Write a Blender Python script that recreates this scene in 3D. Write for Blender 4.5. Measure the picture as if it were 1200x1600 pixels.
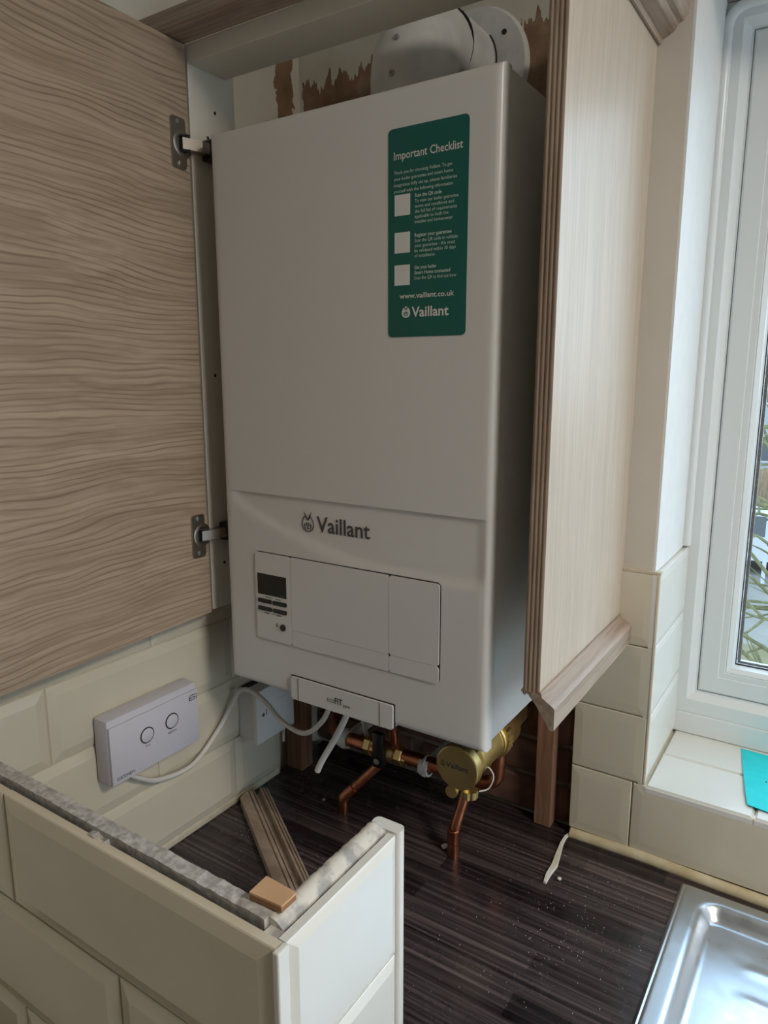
import bpy, bmesh, math, random
from mathutils import Matrix, Vector

for o in list(bpy.data.objects):
    bpy.data.objects.remove(o, do_unlink=True)
SC = bpy.context.scene
COL = SC.collection
rnd = random.Random(7)

# ------------------------------------------------------------------ camera, world, light, exposure
cam_d = bpy.data.cameras.new('camera')
cam = bpy.data.objects.new('camera', cam_d)
COL.objects.link(cam)
SC.camera = cam
cam_d.sensor_fit = 'VERTICAL'
cam_d.sensor_height = 36.0
cam_d.lens = 1119.44 / 1600 * 36.0
cam_d.clip_start = 0.01
cam_d.clip_end = 300
RT = ((0.8358742, 0.5489207, -0.0006273), (0.1037945, -0.1591760, -0.9817788), (-0.5390186, 0.8205785, -0.1900261))
X_, Y_, Z_ = [Vector(r).normalized() for r in RT]
cam.matrix_world = Matrix(((X_[0], -Y_[0], -Z_[0], 0.69371), (X_[1], -Y_[1], -Z_[1], -0.95422),
                           (X_[2], -Y_[2], -Z_[2], 0.41491), (0, 0, 0, 1)))

SC.view_settings.view_transform = 'Standard'
SC.view_settings.look = 'None'
SC.view_settings.gamma = 1.0
SC.view_settings.use_curve_mapping = False
SC.view_settings.exposure = 0.0

world = bpy.data.worlds.new('overcast_sky')
SC.world = world
world.use_nodes = True
wn = world.node_tree.nodes
wl = world.node_tree.links
bg = wn['Background']
tc = wn.new('ShaderNodeTexCoord')
sx = wn.new('ShaderNodeSeparateXYZ')
wl.new(tc.outputs['Generated'], sx.inputs[0])
rp = wn.new('ShaderNodeValToRGB')
rp.color_ramp.elements[0].position = 0.0
rp.color_ramp.elements[0].color = (0.68, 0.86, 1.0, 1)
rp.color_ramp.elements[1].position = 0.8
rp.color_ramp.elements[1].color = (0.54, 0.78, 1.0, 1)
wl.new(sx.outputs[2], rp.inputs[0])
wl.new(rp.outputs[0], bg.inputs['Color'])
bg.inputs['Strength'].default_value = 3.65

# added warm fill light, unseen, high up and well to the right
lamp_d = bpy.data.lights.new('ceiling_light', 'AREA')
lamp_d.shape = 'DISK'
lamp_d.size = 0.45
lamp_d.energy = 22.5
lamp_d.color = (1.0, 0.89, 0.76)
lamp = bpy.data.objects.new('ceiling_light', lamp_d)
COL.objects.link(lamp)
lamp.location = (1.75, -0.70, 1.19)


# ------------------------------------------------------------------ materials
def new_mat(name, base=(0.8, 0.8, 0.8), rough=0.5, metal=0.0, spec=0.5):
    m = bpy.data.materials.new(name)
    m.use_nodes = True
    b = m.node_tree.nodes['Principled BSDF']
    b.inputs['Base Color'].default_value = (*base, 1)
    b.inputs['Roughness'].default_value = rough
    b.inputs['Metallic'].default_value = metal
    b.inputs['Specular IOR Level'].default_value = spec
    return m


def nodes_of(m):
    return m.node_tree.nodes, m.node_tree.links, m.node_tree.nodes['Principled BSDF']


def coords(m, scale=(1, 1, 1), rot=(0, 0, 0)):
    n, l, b = nodes_of(m)
    t = n.new('ShaderNodeTexCoord')
    mp = n.new('ShaderNodeMapping')
    mp.inputs['Scale'].default_value = scale
    mp.inputs['Rotation'].default_value = rot
    l.new(t.outputs['Object'], mp.inputs[0])
    return mp.outputs[0]


def noise(m, vec, scale, detail=4.0, rough=0.55, dist=0.0):
    n, l, b = nodes_of(m)
    t = n.new('ShaderNodeTexNoise')
    t.inputs['Scale'].default_value = scale
    t.inputs['Detail'].default_value = detail
    t.inputs['Roughness'].default_value = rough
    t.inputs['Distortion'].default_value = dist
    l.new(vec, t.inputs['Vector'])
    return t.outputs['Fac']


def ramp(m, fac, stops):
    n, l, b = nodes_of(m)
    r = n.new('ShaderNodeValToRGB')
    e = r.color_ramp.elements
    while len(e) < len(stops):
        e.new(0.5)
    for k, (p, c) in enumerate(stops):
        e[k].position = p
        e[k].color = (*c, 1) if len(c) == 3 else c
    l.new(fac, r.inputs[0])
    return r.outputs[0]


def mix(m, fac, a, b_, mode='MIX'):
    n, l, b = nodes_of(m)
    x = n.new('ShaderNodeMix')
    x.data_type = 'RGBA'
    x.blend_type = mode
    for sock, v in ((x.inputs[0], fac), (x.inputs[6], a), (x.inputs[7], b_)):
        if isinstance(v, (int, float)):
            sock.default_value = v
        elif isinstance(v, tuple):
            sock.default_value = (*v, 1)
        else:
            l.new(v, sock)
    return x.outputs[2]


def bump(m, fac, strength=0.2, dist=0.001):
    n, l, b = nodes_of(m)
    u = n.new('ShaderNodeBump')
    u.inputs['Strength'].default_value = strength
    u.inputs['Distance'].default_value = dist
    l.new(fac, u.inputs['Height'])
    l.new(u.outputs[0], b.inputs['Normal'])


def setcol(m, col):
    n, l, b = nodes_of(m)
    l.new(col, b.inputs['Base Color'])


def speckled(name, c1, c2, scale, rough=0.6, bs=0.0, bd=0.001, lo=0.35, hi=0.65, metal=0.0, spec=0.5):
    m = new_mat(name, c1, rough, metal, spec)
    v = coords(m)
    f = noise(m, v, scale)
    setcol(m, ramp(m, f, [(lo, c1), (hi, c2)]))
    if bs:
        bump(m, f, bs, bd)
    return m


def wood(name, along, c_dark, c_mid, c_light, rough=0.45, across=210.0, bs=0.15, lines=0.0):
    """Laminate with a streaky grain running along one axis ('x', 'y' or 'z') of the object's own space."""
    m = new_mat(name, c_mid, rough)
    k = {'x': 0, 'y': 1, 'z': 2}[along]
    n, l, b = nodes_of(m)
    base = coords(m)
    # warp the space a little so that the grain waves
    mpw = n.new('ShaderNodeMapping')
    sw_ = [7.0] * 3
    sw_[k] = 5.0
    mpw.inputs['Scale'].default_value = sw_
    l.new(base, mpw.inputs[0])
    wv = n.new('ShaderNodeTexNoise')
    wv.inputs['Scale'].default_value = 1.0
    wv.inputs['Detail'].default_value = 2.5
    l.new(mpw.outputs[0], wv.inputs['Vector'])
    sub = n.new('ShaderNodeVectorMath'); sub.operation = 'SUBTRACT'
    l.new(wv.outputs['Color'], sub.inputs[0])
    sub.inputs[1].default_value = (0.5, 0.5, 0.5)
    mul = n.new('ShaderNodeVectorMath'); mul.operation = 'SCALE'
    l.new(sub.outputs[0], mul.inputs[0])
    mul.inputs['Scale'].default_value = 0.026
    add = n.new('ShaderNodeVectorMath'); add.operation = 'ADD'
    l.new(base, add.inputs[0]); l.new(mul.outputs[0], add.inputs[1])

    def streak(a_, al, detail, rough_):
        sc_ = [a_] * 3
        sc_[k] = al
        mp = n.new('ShaderNodeMapping')
        mp.inputs['Scale'].default_value = sc_
        l.new(add.outputs[0], mp.inputs[0])
        return noise(m, mp.outputs[0], 1.0, detail, rough_)
    fine = streak(across, 5.0, 3.0, 0.55)
    broad = streak(36.0, 1.8, 3.0, 0.6)
    c_f = ramp(m, fine, [(0.36, c_dark), (0.50, c_mid), (0.66, c_light)])
    c_b = ramp(m, broad, [(0.34, c_dark), (0.55, c_mid), (0.72, c_light)])
    col = mix(m, 0.45, c_f, c_b)
    if lines:
        # growth rings: evenly spaced dark lines that follow the warped space
        other = 2 if k != 2 else 0
        sp = n.new('ShaderNodeSeparateXYZ'); l.new(add.outputs[0], sp.inputs[0])
        t = n.new('ShaderNodeMath'); t.operation = 'MULTIPLY_ADD'
        l.new(sp.outputs[other], t.inputs[0]); t.inputs[1].default_value = lines
        big = streak(9.0, 2.0, 2.0, 0.5)
        bb = n.new('ShaderNodeMath'); bb.operation = 'MULTIPLY'
        l.new(big, bb.inputs[0]); bb.inputs[1].default_value = 60.0
        l.new(bb.outputs[0], t.inputs[2])
        sn = n.new('ShaderNodeMath'); sn.operation = 'SINE'
        l.new(t.outputs[0], sn.inputs[0])
        dk = tuple(c * 0.62 for c in c_dark)
        f_ = ramp(m, sn.outputs[0], [(0.45, (0, 0, 0)), (0.98, (0.8, 0.8, 0.8))])
        amt = mix(m, 1.0, f_, ramp(m, streak(50.0, 6.0, 2.0, 0.5), [(0.35, (0.25, 0.25, 0.25)), (0.6, (1, 1, 1))]), 'MULTIPLY')
        col = mix(m, amt, col, dk)
    setcol(m, col)
    bump(m, fine, bs, 0.0006)
    return m


M = {}
M['enamel'] = new_mat('white_enamel', (0.76, 0.755, 0.745), 0.32)
M['plastic'] = new_mat('white_plastic', (0.78, 0.78, 0.77), 0.4)
M['plastic2'] = new_mat('cool_white_plastic', (0.66, 0.65, 0.73), 0.38)
M['dark'] = new_mat('dark_gap', (0.02, 0.02, 0.022), 0.7)
M['black'] = new_mat('black_plastic', (0.012, 0.013, 0.014), 0.3)
M['screen'] = new_mat('display_glass', (0.012, 0.016, 0.014), 0.12)
M['ink'] = new_mat('dark_ink', (0.07, 0.07, 0.075), 0.5)
M['green'] = new_mat('green_print', (0.002, 0.125, 0.100), 0.38)
M['greenink'] = new_mat('pale_print', (0.62, 0.78, 0.72), 0.5)
M['white'] = new_mat('white_print', (0.82, 0.84, 0.83), 0.5)
M['panelwhite'] = new_mat('cream_melamine', (0.76, 0.73, 0.64), 0.4)
M['steelhinge'] = new_mat('hinge_nickel', (0.46, 0.42, 0.37), 0.35, 1.0)
M['upvc'] = new_mat('window_plastic', (0.80, 0.83, 0.84), 0.25)
M['gasket'] = new_mat('rubber_gasket', (0.03, 0.03, 0.035), 0.6)
M['reveal'] = speckled('white_gloss_paint', (0.80, 0.82, 0.82), (0.84, 0.85, 0.84), 40, 0.45)
M['plaster'] = speckled('magnolia_emulsion', (0.66, 0.62, 0.56), (0.69, 0.65, 0.59), 9, 0.75, 0.05)
M['grout'] = speckled('cream_grout', (0.58, 0.52, 0.40), (0.68, 0.62, 0.50), 60, 0.85, 0.1)
M['unitwood'] = speckled('brown_unit_fronts', (0.16, 0.115, 0.085), (0.20, 0.145, 0.11), 5, 0.6)  # dark brown for the unseen wall, to weaken its bounce light
M['silicone'] = speckled('old_sealant', (0.55, 0.46, 0.28), (0.70, 0.63, 0.46), 35, 0.6, 0.3, 0.002)
M['silwhite'] = speckled('white_sealant', (0.80, 0.80, 0.77), (0.68, 0.63, 0.48), 30, 0.55, 0.2)
M['cable'] = new_mat('white_cable', (0.74, 0.72, 0.68), 0.45)
M['paper'] = speckled('cyan_paper', (0.015, 0.66, 0.72), (0.02, 0.72, 0.77), 60, 0.7)
M['floor'] = speckled('floor_vinyl', (0.30, 0.26, 0.22), (0.40, 0.35, 0.30), 8, 0.5)
M['roomwall'] = speckled('room_wall_paint', (0.60, 0.51, 0.38), (0.64, 0.55, 0.42), 6, 0.8)
M['ceiling'] = speckled('ceiling_paint', (0.74, 0.72, 0.68), (0.78, 0.76, 0.72), 6, 0.85)
M['brick'] = speckled('dark_brick', (0.11, 0.055, 0.04), (0.20, 0.11, 0.08), 28, 0.9, 0.5, 0.003)
M['mortar'] = speckled('grey_mortar', (0.16, 0.13, 0.11), (0.30, 0.26, 0.22), 40, 0.95, 0.5, 0.003)
M['timber'] = wood('rough_timber', 'z', (0.17, 0.085, 0.05), (0.27, 0.14, 0.085), (0.36, 0.20, 0.12), 0.8, 160, 0.4)
M['plyblock'] = speckled('light_plywood', (0.58, 0.36, 0.20), (0.66, 0.43, 0.25), 24, 0.7)
M['plyedge'] = new_mat('plywood_edge', (0.30, 0.15, 0.07), 0.8)
WD = ((0.235, 0.165, 0.122), (0.365, 0.277, 0.215), (0.47, 0.37, 0.295))
M['woodx'] = wood('oak_laminate_lengthwise', 'x', *WD)
M['woody'] = wood('oak_laminate_crosswise', 'y', *WD, across=170)
M['wooddoor'] = wood('oak_laminate_door', 'y', (0.33, 0.243, 0.172), (0.445, 0.335, 0.245), (0.53, 0.41, 0.31), 0.42, 170, 0.15, lines=900.0)
M['woodz'] = wood('oak_laminate_upright', 'z', (0.50, 0.42, 0.335), (0.57, 0.48, 0.39), (0.63, 0.55, 0.45), 0.36, 240, 0.10)  # same oak made lighter: daylight on the end panel put into the colour
M['woodoff'] = wood('oak_laminate_offcut', 'x', (0.33, 0.243, 0.18), (0.46, 0.36, 0.285), (0.56, 0.46, 0.375), across=120)
M['woodzd'] = wood('oak_edging_upright', 'z', *WD, across=170)
M['copper'] = speckled('copper_pipe', (0.62, 0.26, 0.15), (0.42, 0.15, 0.085), 45, 0.32, metal=1.0)
M['brass'] = speckled('brass', (0.86, 0.68, 0.31), (0.80, 0.60, 0.25), 30, 0.36, metal=1.0)
M['steel'] = new_mat('stainless_steel', (0.60, 0.62, 0.66), 0.28, 1.0)
M['galv'] = speckled('screw_metal', (0.5, 0.5, 0.5), (0.35, 0.35, 0.35), 300, 0.4, metal=1.0)


def tile_mat(name, c1, c2):
    m = new_mat(name, c1, 0.16)
    f = noise(m, coords(m), 7.0, 2)
    setcol(m, ramp(m, f, [(0.3, c1), (0.7, c2)]))
    bump(m, noise(m, coords(m), 16, 2), 0.06, 0.002)
    return m


M['tile'] = tile_mat('cream_glazed_tile', (0.66, 0.61, 0.49), (0.71, 0.66, 0.54))
M['tilew'] = tile_mat('white_glazed_tile', (0.74, 0.74, 0.70), (0.79, 0.79, 0.75))

# painted wall above the boiler with the paint torn off in patches
m = M['torn'] = new_mat('painted_plaster', (0.66, 0.62, 0.52), 0.8)
n, l, b = nodes_of(m)
pos = coords(m)
s = n.new('ShaderNodeSeparateXYZ'); l.new(pos, s.inputs[0])


def math_node(m, op, a, b_=None, c=None, clamp=False):
    n, l, _ = nodes_of(m)
    x = n.new('ShaderNodeMath'); x.operation = op; x.use_clamp = clamp
    for i, v in enumerate((a, b_, c)):
        if v is None:
            continue
        if isinstance(v, (int, float)):
            x.inputs[i].default_value = v
        else:
            l.new(v, x.inputs[i])
    return x.outputs[0]


def box_mask(m, sx, sz, x0, x1, z0, z1, ragx, ragz):
    """1 inside the rectangle; its edges are shifted by the ragged noises."""
    def ge(v, t): return math_node(m, 'GREATER_THAN', v, t)
    xx = math_node(m, 'ADD', sx, ragx)
    zz = math_node(m, 'ADD', sz, ragz)
    a = math_node(m, 'MULTIPLY', ge(xx, x0), math_node(m, 'LESS_THAN', xx, x1))
    c = math_node(m, 'MULTIPLY', ge(zz, z0), math_node(m, 'LESS_THAN', zz, z1))
    return math_node(m, 'MULTIPLY', a, c)


mpz = n.new('ShaderNodeMapping'); mpz.inputs['Scale'].default_value = (90, 90, 9); l.new(pos, mpz.inputs[0])
rz = noise(m, mpz.outputs[0], 1.0, 3)
rz = math_node(m, 'MULTIPLY_ADD', rz, 0.085, -0.042)
rx = math_node(m, 'MULTIPLY_ADD', noise(m, pos, 40, 3), 0.02, -0.01)
k1 = box_mask(m, s.outputs[0], s.outputs[2], -0.094, 0.056, 0.70, 0.860, rx, rz)
k2 = box_mask(m, s.outputs[0], s.outputs[2], 0.275, 0.44, 0.70, 0.866, rx, rz)
kk = math_node(m, 'MAXIMUM', k1, k2)
paint = ramp(m, noise(m, pos, 14, 4), [(0.3, (0.60, 0.56, 0.46)), (0.7, (0.70, 0.67, 0.59))])
bare = ramp(m, noise(m, pos, 24, 5), [(0.32, (0.19, 0.11, 0.065)), (0.55, (0.27, 0.165, 0.10)), (0.70, (0.36, 0.25, 0.17))])
setcol(m, mix(m, kk, paint, bare))
bump(m, math_node(m, 'SUBTRACT', noise(m, pos, 30, 4), math_node(m, 'MULTIPLY', kk, 0.9)), 0.5, 0.002)

# left wall: the same paint, torn near the corner
m = M['tornleft'] = new_mat('painted_plaster_left', (0.66, 0.62, 0.52), 0.8)
n, l, b = nodes_of(m)
pos = coords(m)
s = n.new('ShaderNodeSeparateXYZ'); l.new(pos, s.inputs[0])
rx = math_node(m, 'MULTIPLY_ADD', noise(m, pos, 45, 3), 0.03, -0.015)
k1 = box_mask(m, s.outputs[1], s.outputs[2], -0.046, -0.006, 0.70, 0.892, rx, rx)
paint = ramp(m, noise(m, pos, 14, 4), [(0.3, (0.60, 0.56, 0.46)), (0.7, (0.66, 0.62, 0.54))])
bare = ramp(m, noise(m, pos, 24, 5), [(0.32, (0.19, 0.11, 0.065)), (0.6, (0.27, 0.165, 0.10))])
setcol(m, mix(m, k1, paint, bare))

# worktop: dark block-board laminate, streaks along the wall
m = M['worktop'] = new_mat('dark_block_laminate', (0.03, 0.022, 0.02), 0.22)
n, l, b = nodes_of(m)
pos = coords(m)
br = n.new('ShaderNodeTexBrick')
br.inputs['Scale'].default_value = 1.0
br.inputs['Brick Width'].default_value = 0.27
br.inputs['Row Height'].default_value = 0.034
br.inputs['Mortar Size'].default_value = 0.0
br.offset = 0.37
br.inputs['Color1'].default_value = (0.30, 0.30, 0.32, 1)
br.inputs['Color2'].default_value = (1.15, 1.12, 1.10, 1)
l.new(pos, br.inputs['Vector'])
mp = n.new('ShaderNodeMapping'); mp.inputs['Scale'].default_value = (3.0, 190, 190); l.new(pos, mp.inputs[0])
st = noise(m, mp.outputs[0], 1.0, 4, 0.6)
streaks = ramp(m, st, [(0.34, (0.022, 0.017, 0.020)), (0.50, (0.062, 0.048, 0.052)), (0.62, (0.12, 0.094, 0.096)), (0.74, (0.20, 0.16, 0.155))])
setcol(m, mix(m, 0.9, streaks, br.outputs['Color'], 'MULTIPLY'))
rgh = ramp(m, noise(m, pos, 26, 5), [(0.35, (0.17, 0.17, 0.17)), (0.7, (0.34, 0.34, 0.34))])
l.new(rgh, b.inputs['Roughness'])
bump(m, st, 0.06, 0.0004)

# brushed / watermarked sink
m = M['sink'] = new_mat('sink_steel', (0.66, 0.72, 0.80), 0.3, 1.0)
n, l, b = nodes_of(m)
pos = coords(m)
l.new(ramp(m, noise(m, pos, 34, 6, 0.65), [(0.35, (0.27, 0.27, 0.27)), (0.70, (0.40, 0.40, 0.40))]), b.inputs['Roughness'])
bump(m, noise(m, pos, 130, 3), 0.05, 0.0005)

# plasterboard's torn grey edge
M['board'] = speckled('plasterboard_edge', (0.36, 0.35, 0.34), (0.60, 0.59, 0.57), 170, 0.9, 0.5, 0.002, 0.36, 0.64)
M['filler'] = speckled('skim_filler', (0.40, 0.39, 0.38), (0.72, 0.69, 0.62), 60, 0.8, 0.5, 0.002, 0.40, 0.56)
M['adhesive'] = speckled('grey_adhesive', (0.035, 0.032, 0.028), (0.075, 0.07, 0.06), 60, 0.95, 0.6, 0.003)  # near-black: the gap's shade put into the adhesive colour
M['fluewhite'] = speckled('flue_enamel', (0.60, 0.61, 0.60), (0.72, 0.72, 0.71), 26, 0.4, lo=0.3, hi=0.55)
m = M['glass'] = new_mat('window_glass', (1, 1, 1), 0.0)
nodes_of(m)[2].inputs['Transmission Weight'].default_value = 1.0
nodes_of(m)[2].inputs['IOR'].default_value = 1.02
nodes_of(m)[2].inputs['Specular IOR Level'].default_value = 0.2
# outdoors
M['tarmac'] = speckled('pale_tarmac', (0.15, 0.14, 0.125), (0.20, 0.185, 0.16), 0.8, 0.9)
M['lawn'] = speckled('dry_grass', (0.11, 0.11, 0.045), (0.17, 0.14, 0.075), 1.5, 0.95)
M['render'] = new_mat('pale_house_render', (0.30, 0.31, 0.32), 0.9)
M['redroof'] = speckled('roof_tiles', (0.13, 0.08, 0.065), (0.17, 0.11, 0.085), 3, 0.9)
M['fence'] = wood('tan_fence_board', 'z', (0.20, 0.13, 0.075), (0.28, 0.19, 0.11), (0.34, 0.25, 0.15), 0.85, 20, 0.1)
M['carwhite'] = new_mat('white_car_paint', (0.45, 0.46, 0.48), 0.2)
M['carglass'] = new_mat('car_glass', (0.09, 0.095, 0.10), 0.35)
M['tyre'] = new_mat('tyre_rubber', (0.02, 0.02, 0.02), 0.8)
M['bark'] = speckled('olive_bark', (0.10, 0.095, 0.045), (0.17, 0.16, 0.075), 18, 0.9)


# ------------------------------------------------------------------ builders
def bm_new():
    return bmesh.new()


def obj(name, bm, mat, parent=None, smooth=None, label=None, mesh=None, loc=None, rot=None):
    """Links one mesh object. Vertices are in world metres unless loc is given."""
    if mesh is None:
        mesh = bpy.data.meshes.new(name)
        bmesh.ops.recalc_face_normals(bm, faces=bm.faces)
        bm.to_mesh(mesh)
        bm.free()
        mesh.materials.append(mat)
        if smooth is not None:
            mesh.polygons.foreach_set('use_smooth', [True] * len(mesh.polygons))
            try:
                mesh.set_sharp_from_angle(angle=math.radians(smooth))
            except Exception:
                pass
    o = bpy.data.objects.new(name, mesh)
    COL.objects.link(o)
    if rot is not None:
        o.rotation_euler = rot
    if loc is not None:
        o.location = loc
    if parent is not None:
        o.parent = parent
        wp = world_loc(parent)
        o.matrix_parent_inverse = Matrix.Translation(-wp)
    if label:
        o['label'] = label
    return o


def world_loc(o):
    """Parents are only ever moved, never turned, and children keep world coordinates."""
    return Vector(o.get('_at', (0, 0, 0)))


def tag(o, label, cat=None, group=None, kind=None):
    o['label'] = label
    if cat:
        o['category'] = cat
    if group:
        o['group'] = group
    if kind:
        o['kind'] = kind
    return o


def thing(name, loc, label, cat, group=None):
    o = bpy.data.objects.new(name, None)
    COL.objects.link(o)
    o.location = loc
    o['_at'] = list(loc)
    o.empty_display_size = 0.02
    return tag(o, label, cat, group)


def structure(name, bm, mat, label, smooth=None):
    return tag(obj(name, bm, mat, smooth=smooth), label, kind='structure')


def box(bm, x0, x1, y0, y1, z0, z1, bev=0.0, seg=2):
    r = bmesh.ops.create_cube(bm, size=1.0)
    vs = r['verts']
    for v in vs:
        v.co = Vector(((x0 + x1) / 2 + v.co.x * (x1 - x0), (y0 + y1) / 2 + v.co.y * (y1 - y0), (z0 + z1) / 2 + v.co.z * (z1 - z0)))
    if bev:
        es = {e for v in vs for e in v.link_edges}
        bmesh.ops.bevel(bm, geom=list(es), offset=bev, segments=seg, profile=0.5, affect='EDGES')
    return vs


def one_box(*a, **k):
    bm = bm_new()
    box(bm, *a, **k)
    return bm


def prism(bm, pts, axis, a0, a1, mitre0=None):
    """Closed profile pts (in the two other axes, cyclic order) extruded along axis from a0 to a1."""
    def mk(p, a):
        if axis == 'x':
            return (a, p[0], p[1])
        if axis == 'y':
            return (p[0], a, p[1])
        return (p[0], p[1], a)
    A = [bm.verts.new(mk(p, a0)) for p in pts]
    B = [bm.verts.new(mk(p, a1)) for p in pts]
    k = len(pts)
    for i in range(k):
        bm.faces.new((A[i], A[(i + 1) % k], B[(i + 1) % k], B[i]))
    bm.faces.new(A[::-1])
    bm.faces.new(B)


def rrect_pts(u0, u1, v0, v1, r, seg=6):
    pts = []
    for cx, cy, a0 in ((u1 - r, v1 - r, 0), (u0 + r, v1 - r, 90), (u0 + r, v0 + r, 180), (u1 - r, v0 + r, 270)):
        for k in range(seg + 1):
            a = math.radians(a0 + 90 * k / seg)
            pts.append((cx + r * math.cos(a), cy + r * math.sin(a)))
    return pts


def rrect(bm, axis, u0, u1, v0, v1, r, a0, a1, seg=5):
    prism(bm, rrect_pts(u0, u1, v0, v1, r, seg), axis, a0, a1)


def disc_pts(cu, cv, r, k=28):
    return [(cu + r * math.cos(2 * math.pi * i / k), cv + r * math.sin(2 * math.pi * i / k)) for i in range(k)]


def frame_axes(d):
    d = Vector(d).normalized()
    a = Vector((0, 0, 1)) if abs(d.z) < 0.9 else Vector((1, 0, 0))
    u = d.cross(a).normalized()
    return d, u, d.cross(u).normalized()


def lathe(bm, origin, axis, prof, k=28, close=True):
    """prof: list of (distance along axis, radius)."""
    d, u, v = frame_axes(axis)
    o = Vector(origin)
    rings = []
    for t, r in prof:
        rings.append([bm.verts.new(o + d * t + (u * math.cos(2 * math.pi * i / k) + v * math.sin(2 * math.pi * i / k)) * max(r, 1e-5)) for i in range(k)])
    for A, B in zip(rings, rings[1:]):
        for i in range(k):
            bm.faces.new((A[i], A[(i + 1) % k], B[(i + 1) % k], B[i]))
    if close:
        bm.faces.new(rings[0])
        bm.faces.new(rings[-1][::-1])


def smooth_path(pts, sub=8):
    P = [Vector(p) for p in pts]
    if len(P) < 3:
        return P
    out = []
    for i in range(len(P) - 1):
        p0, p1, p2, p3 = P[max(i - 1, 0)], P[i], P[i + 1], P[min(i + 2, len(P) - 1)]
        for s in range(sub):
            t = s / sub
            out.append(0.5 * ((2 * p1) + (p2 - p0) * t + (2 * p0 - 5 * p1 + 4 * p2 - p3) * t * t + (3 * p1 - p0 - 3 * p2 + p3) * t ** 3))
    out.append(P[-1])
    return out


def tube(bm, pts, r, k=12, sub=8, smooth=True):
    P = smooth_path(pts, sub) if smooth else [Vector(p) for p in pts]
    rr = r if callable(r) else (lambda t: r)
    rings = []
    d, u, v = frame_axes(P[1] - P[0])
    for i, p in enumerate(P):
        t = (P[min(i + 1, len(P) - 1)] - P[max(i - 1, 0)]).normalized()
        u = (u - t * u.dot(t)).normalized()
        v = t.cross(u)
        q = rr(i / (len(P) - 1))
        rings.append([bm.verts.new(p + (u * math.cos(2 * math.pi * j / k) + v * math.sin(2 * math.pi * j / k)) * q) for j in range(k)])
    for A, B in zip(rings, rings[1:]):
        for i in range(k):
            bm.faces.new((A[i], A[(i + 1) % k], B[(i + 1) % k], B[i]))
    bm.faces.new(rings[0][::-1])
    bm.faces.new(rings[-1])


def bent(pts, rad=0.02, seg=6):
    """Polyline with its corners rounded, for bent pipe."""
    P = [Vector(p) for p in pts]
    out = [P[0]]
    for a, b_, c in zip(P, P[1:], P[2:]):
        d1, d2 = (a - b_), (c - b_)
        q = min(rad, d1.length * 0.49, d2.length * 0.49)
        s_, e_ = b_ + d1.normalized() * q, b_ + d2.normalized() * q
        for k in range(seg + 1):
            t = k / seg
            out.append((1 - t) ** 2 * s_ + 2 * t * (1 - t) * b_ + t * t * e_)
    out.append(P[-1])
    return out


FONT_MAT = {'front': Matrix.Rotation(math.radians(90), 4, 'X'),
            'right': Matrix.Rotation(math.radians(90), 4, 'Z') @ Matrix.Rotation(math.radians(90), 4, 'X')}


def text_into(bm, txt, at, height, facing, width=None, bold=0.0, thick=0.00025, align='LEFT', shear=0.0):
    """Adds lettering whose baseline starts at `at`; height is the cap height in metres; width, if given, is the line's exact length."""
    cu = bpy.data.curves.new('t', 'FONT')
    cu.body = txt
    cu.size = 1.0
    cu.offset = bold
    cu.resolution_u = 2
    cu.extrude = 0.0
    cu.shear = shear
    to = bpy.data.objects.new('t', cu)
    COL.objects.link(to)
    dg = bpy.context.evaluated_depsgraph_get()
    me = bpy.data.meshes.new_from_object(to.evaluated_get(dg))
    bpy.data.objects.remove(to, do_unlink=True)
    xs = [v.co.x for v in me.vertices]
    if not xs:
        return
    sc_y = height / 0.69
    sc_x = sc_y if width is None else width / (max(xs) - min(xs))
    x0 = min(xs) if width is not None else 0.0
    if align == 'CENTER':
        x0 = (min(xs) + max(xs)) / 2
    mt = Matrix.Translation(Vector(at)) @ FONT_MAT[facing] @ Matrix.Diagonal((sc_x, sc_y, 1, 1)) @ Matrix.Translation((-x0, 0, thick))
    me.transform(mt)
    bm.from_mesh(me)
    bpy.data.meshes.remove(me)


def flat(bm, pts, facing, at, sc, lift=0.0003):
    """A flat polygon (glyph) given in unit coordinates."""
    mt = Matrix.Translation(Vector(at)) @ FONT_MAT[facing] @ Matrix.Diagonal((sc, sc, 1, 1))
    vs = [bm.verts.new(mt @ Vector((p[0], p[1], lift))) for p in pts]
    bm.faces.new(vs)


def egg(cx, cy, rx_, ry, k=28, a0=0, a1=360):
    out = []
    for i in range(k + (0 if a1 - a0 >= 360 else 1)):
        a = math.radians(a0 + (a1 - a0) * i / k)
        yy = math.sin(a)
        w = rx_ * (1.0 - 0.16 * yy)
        out.append((cx + w * math.cos(a), cy + ry * yy))
    return out


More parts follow.
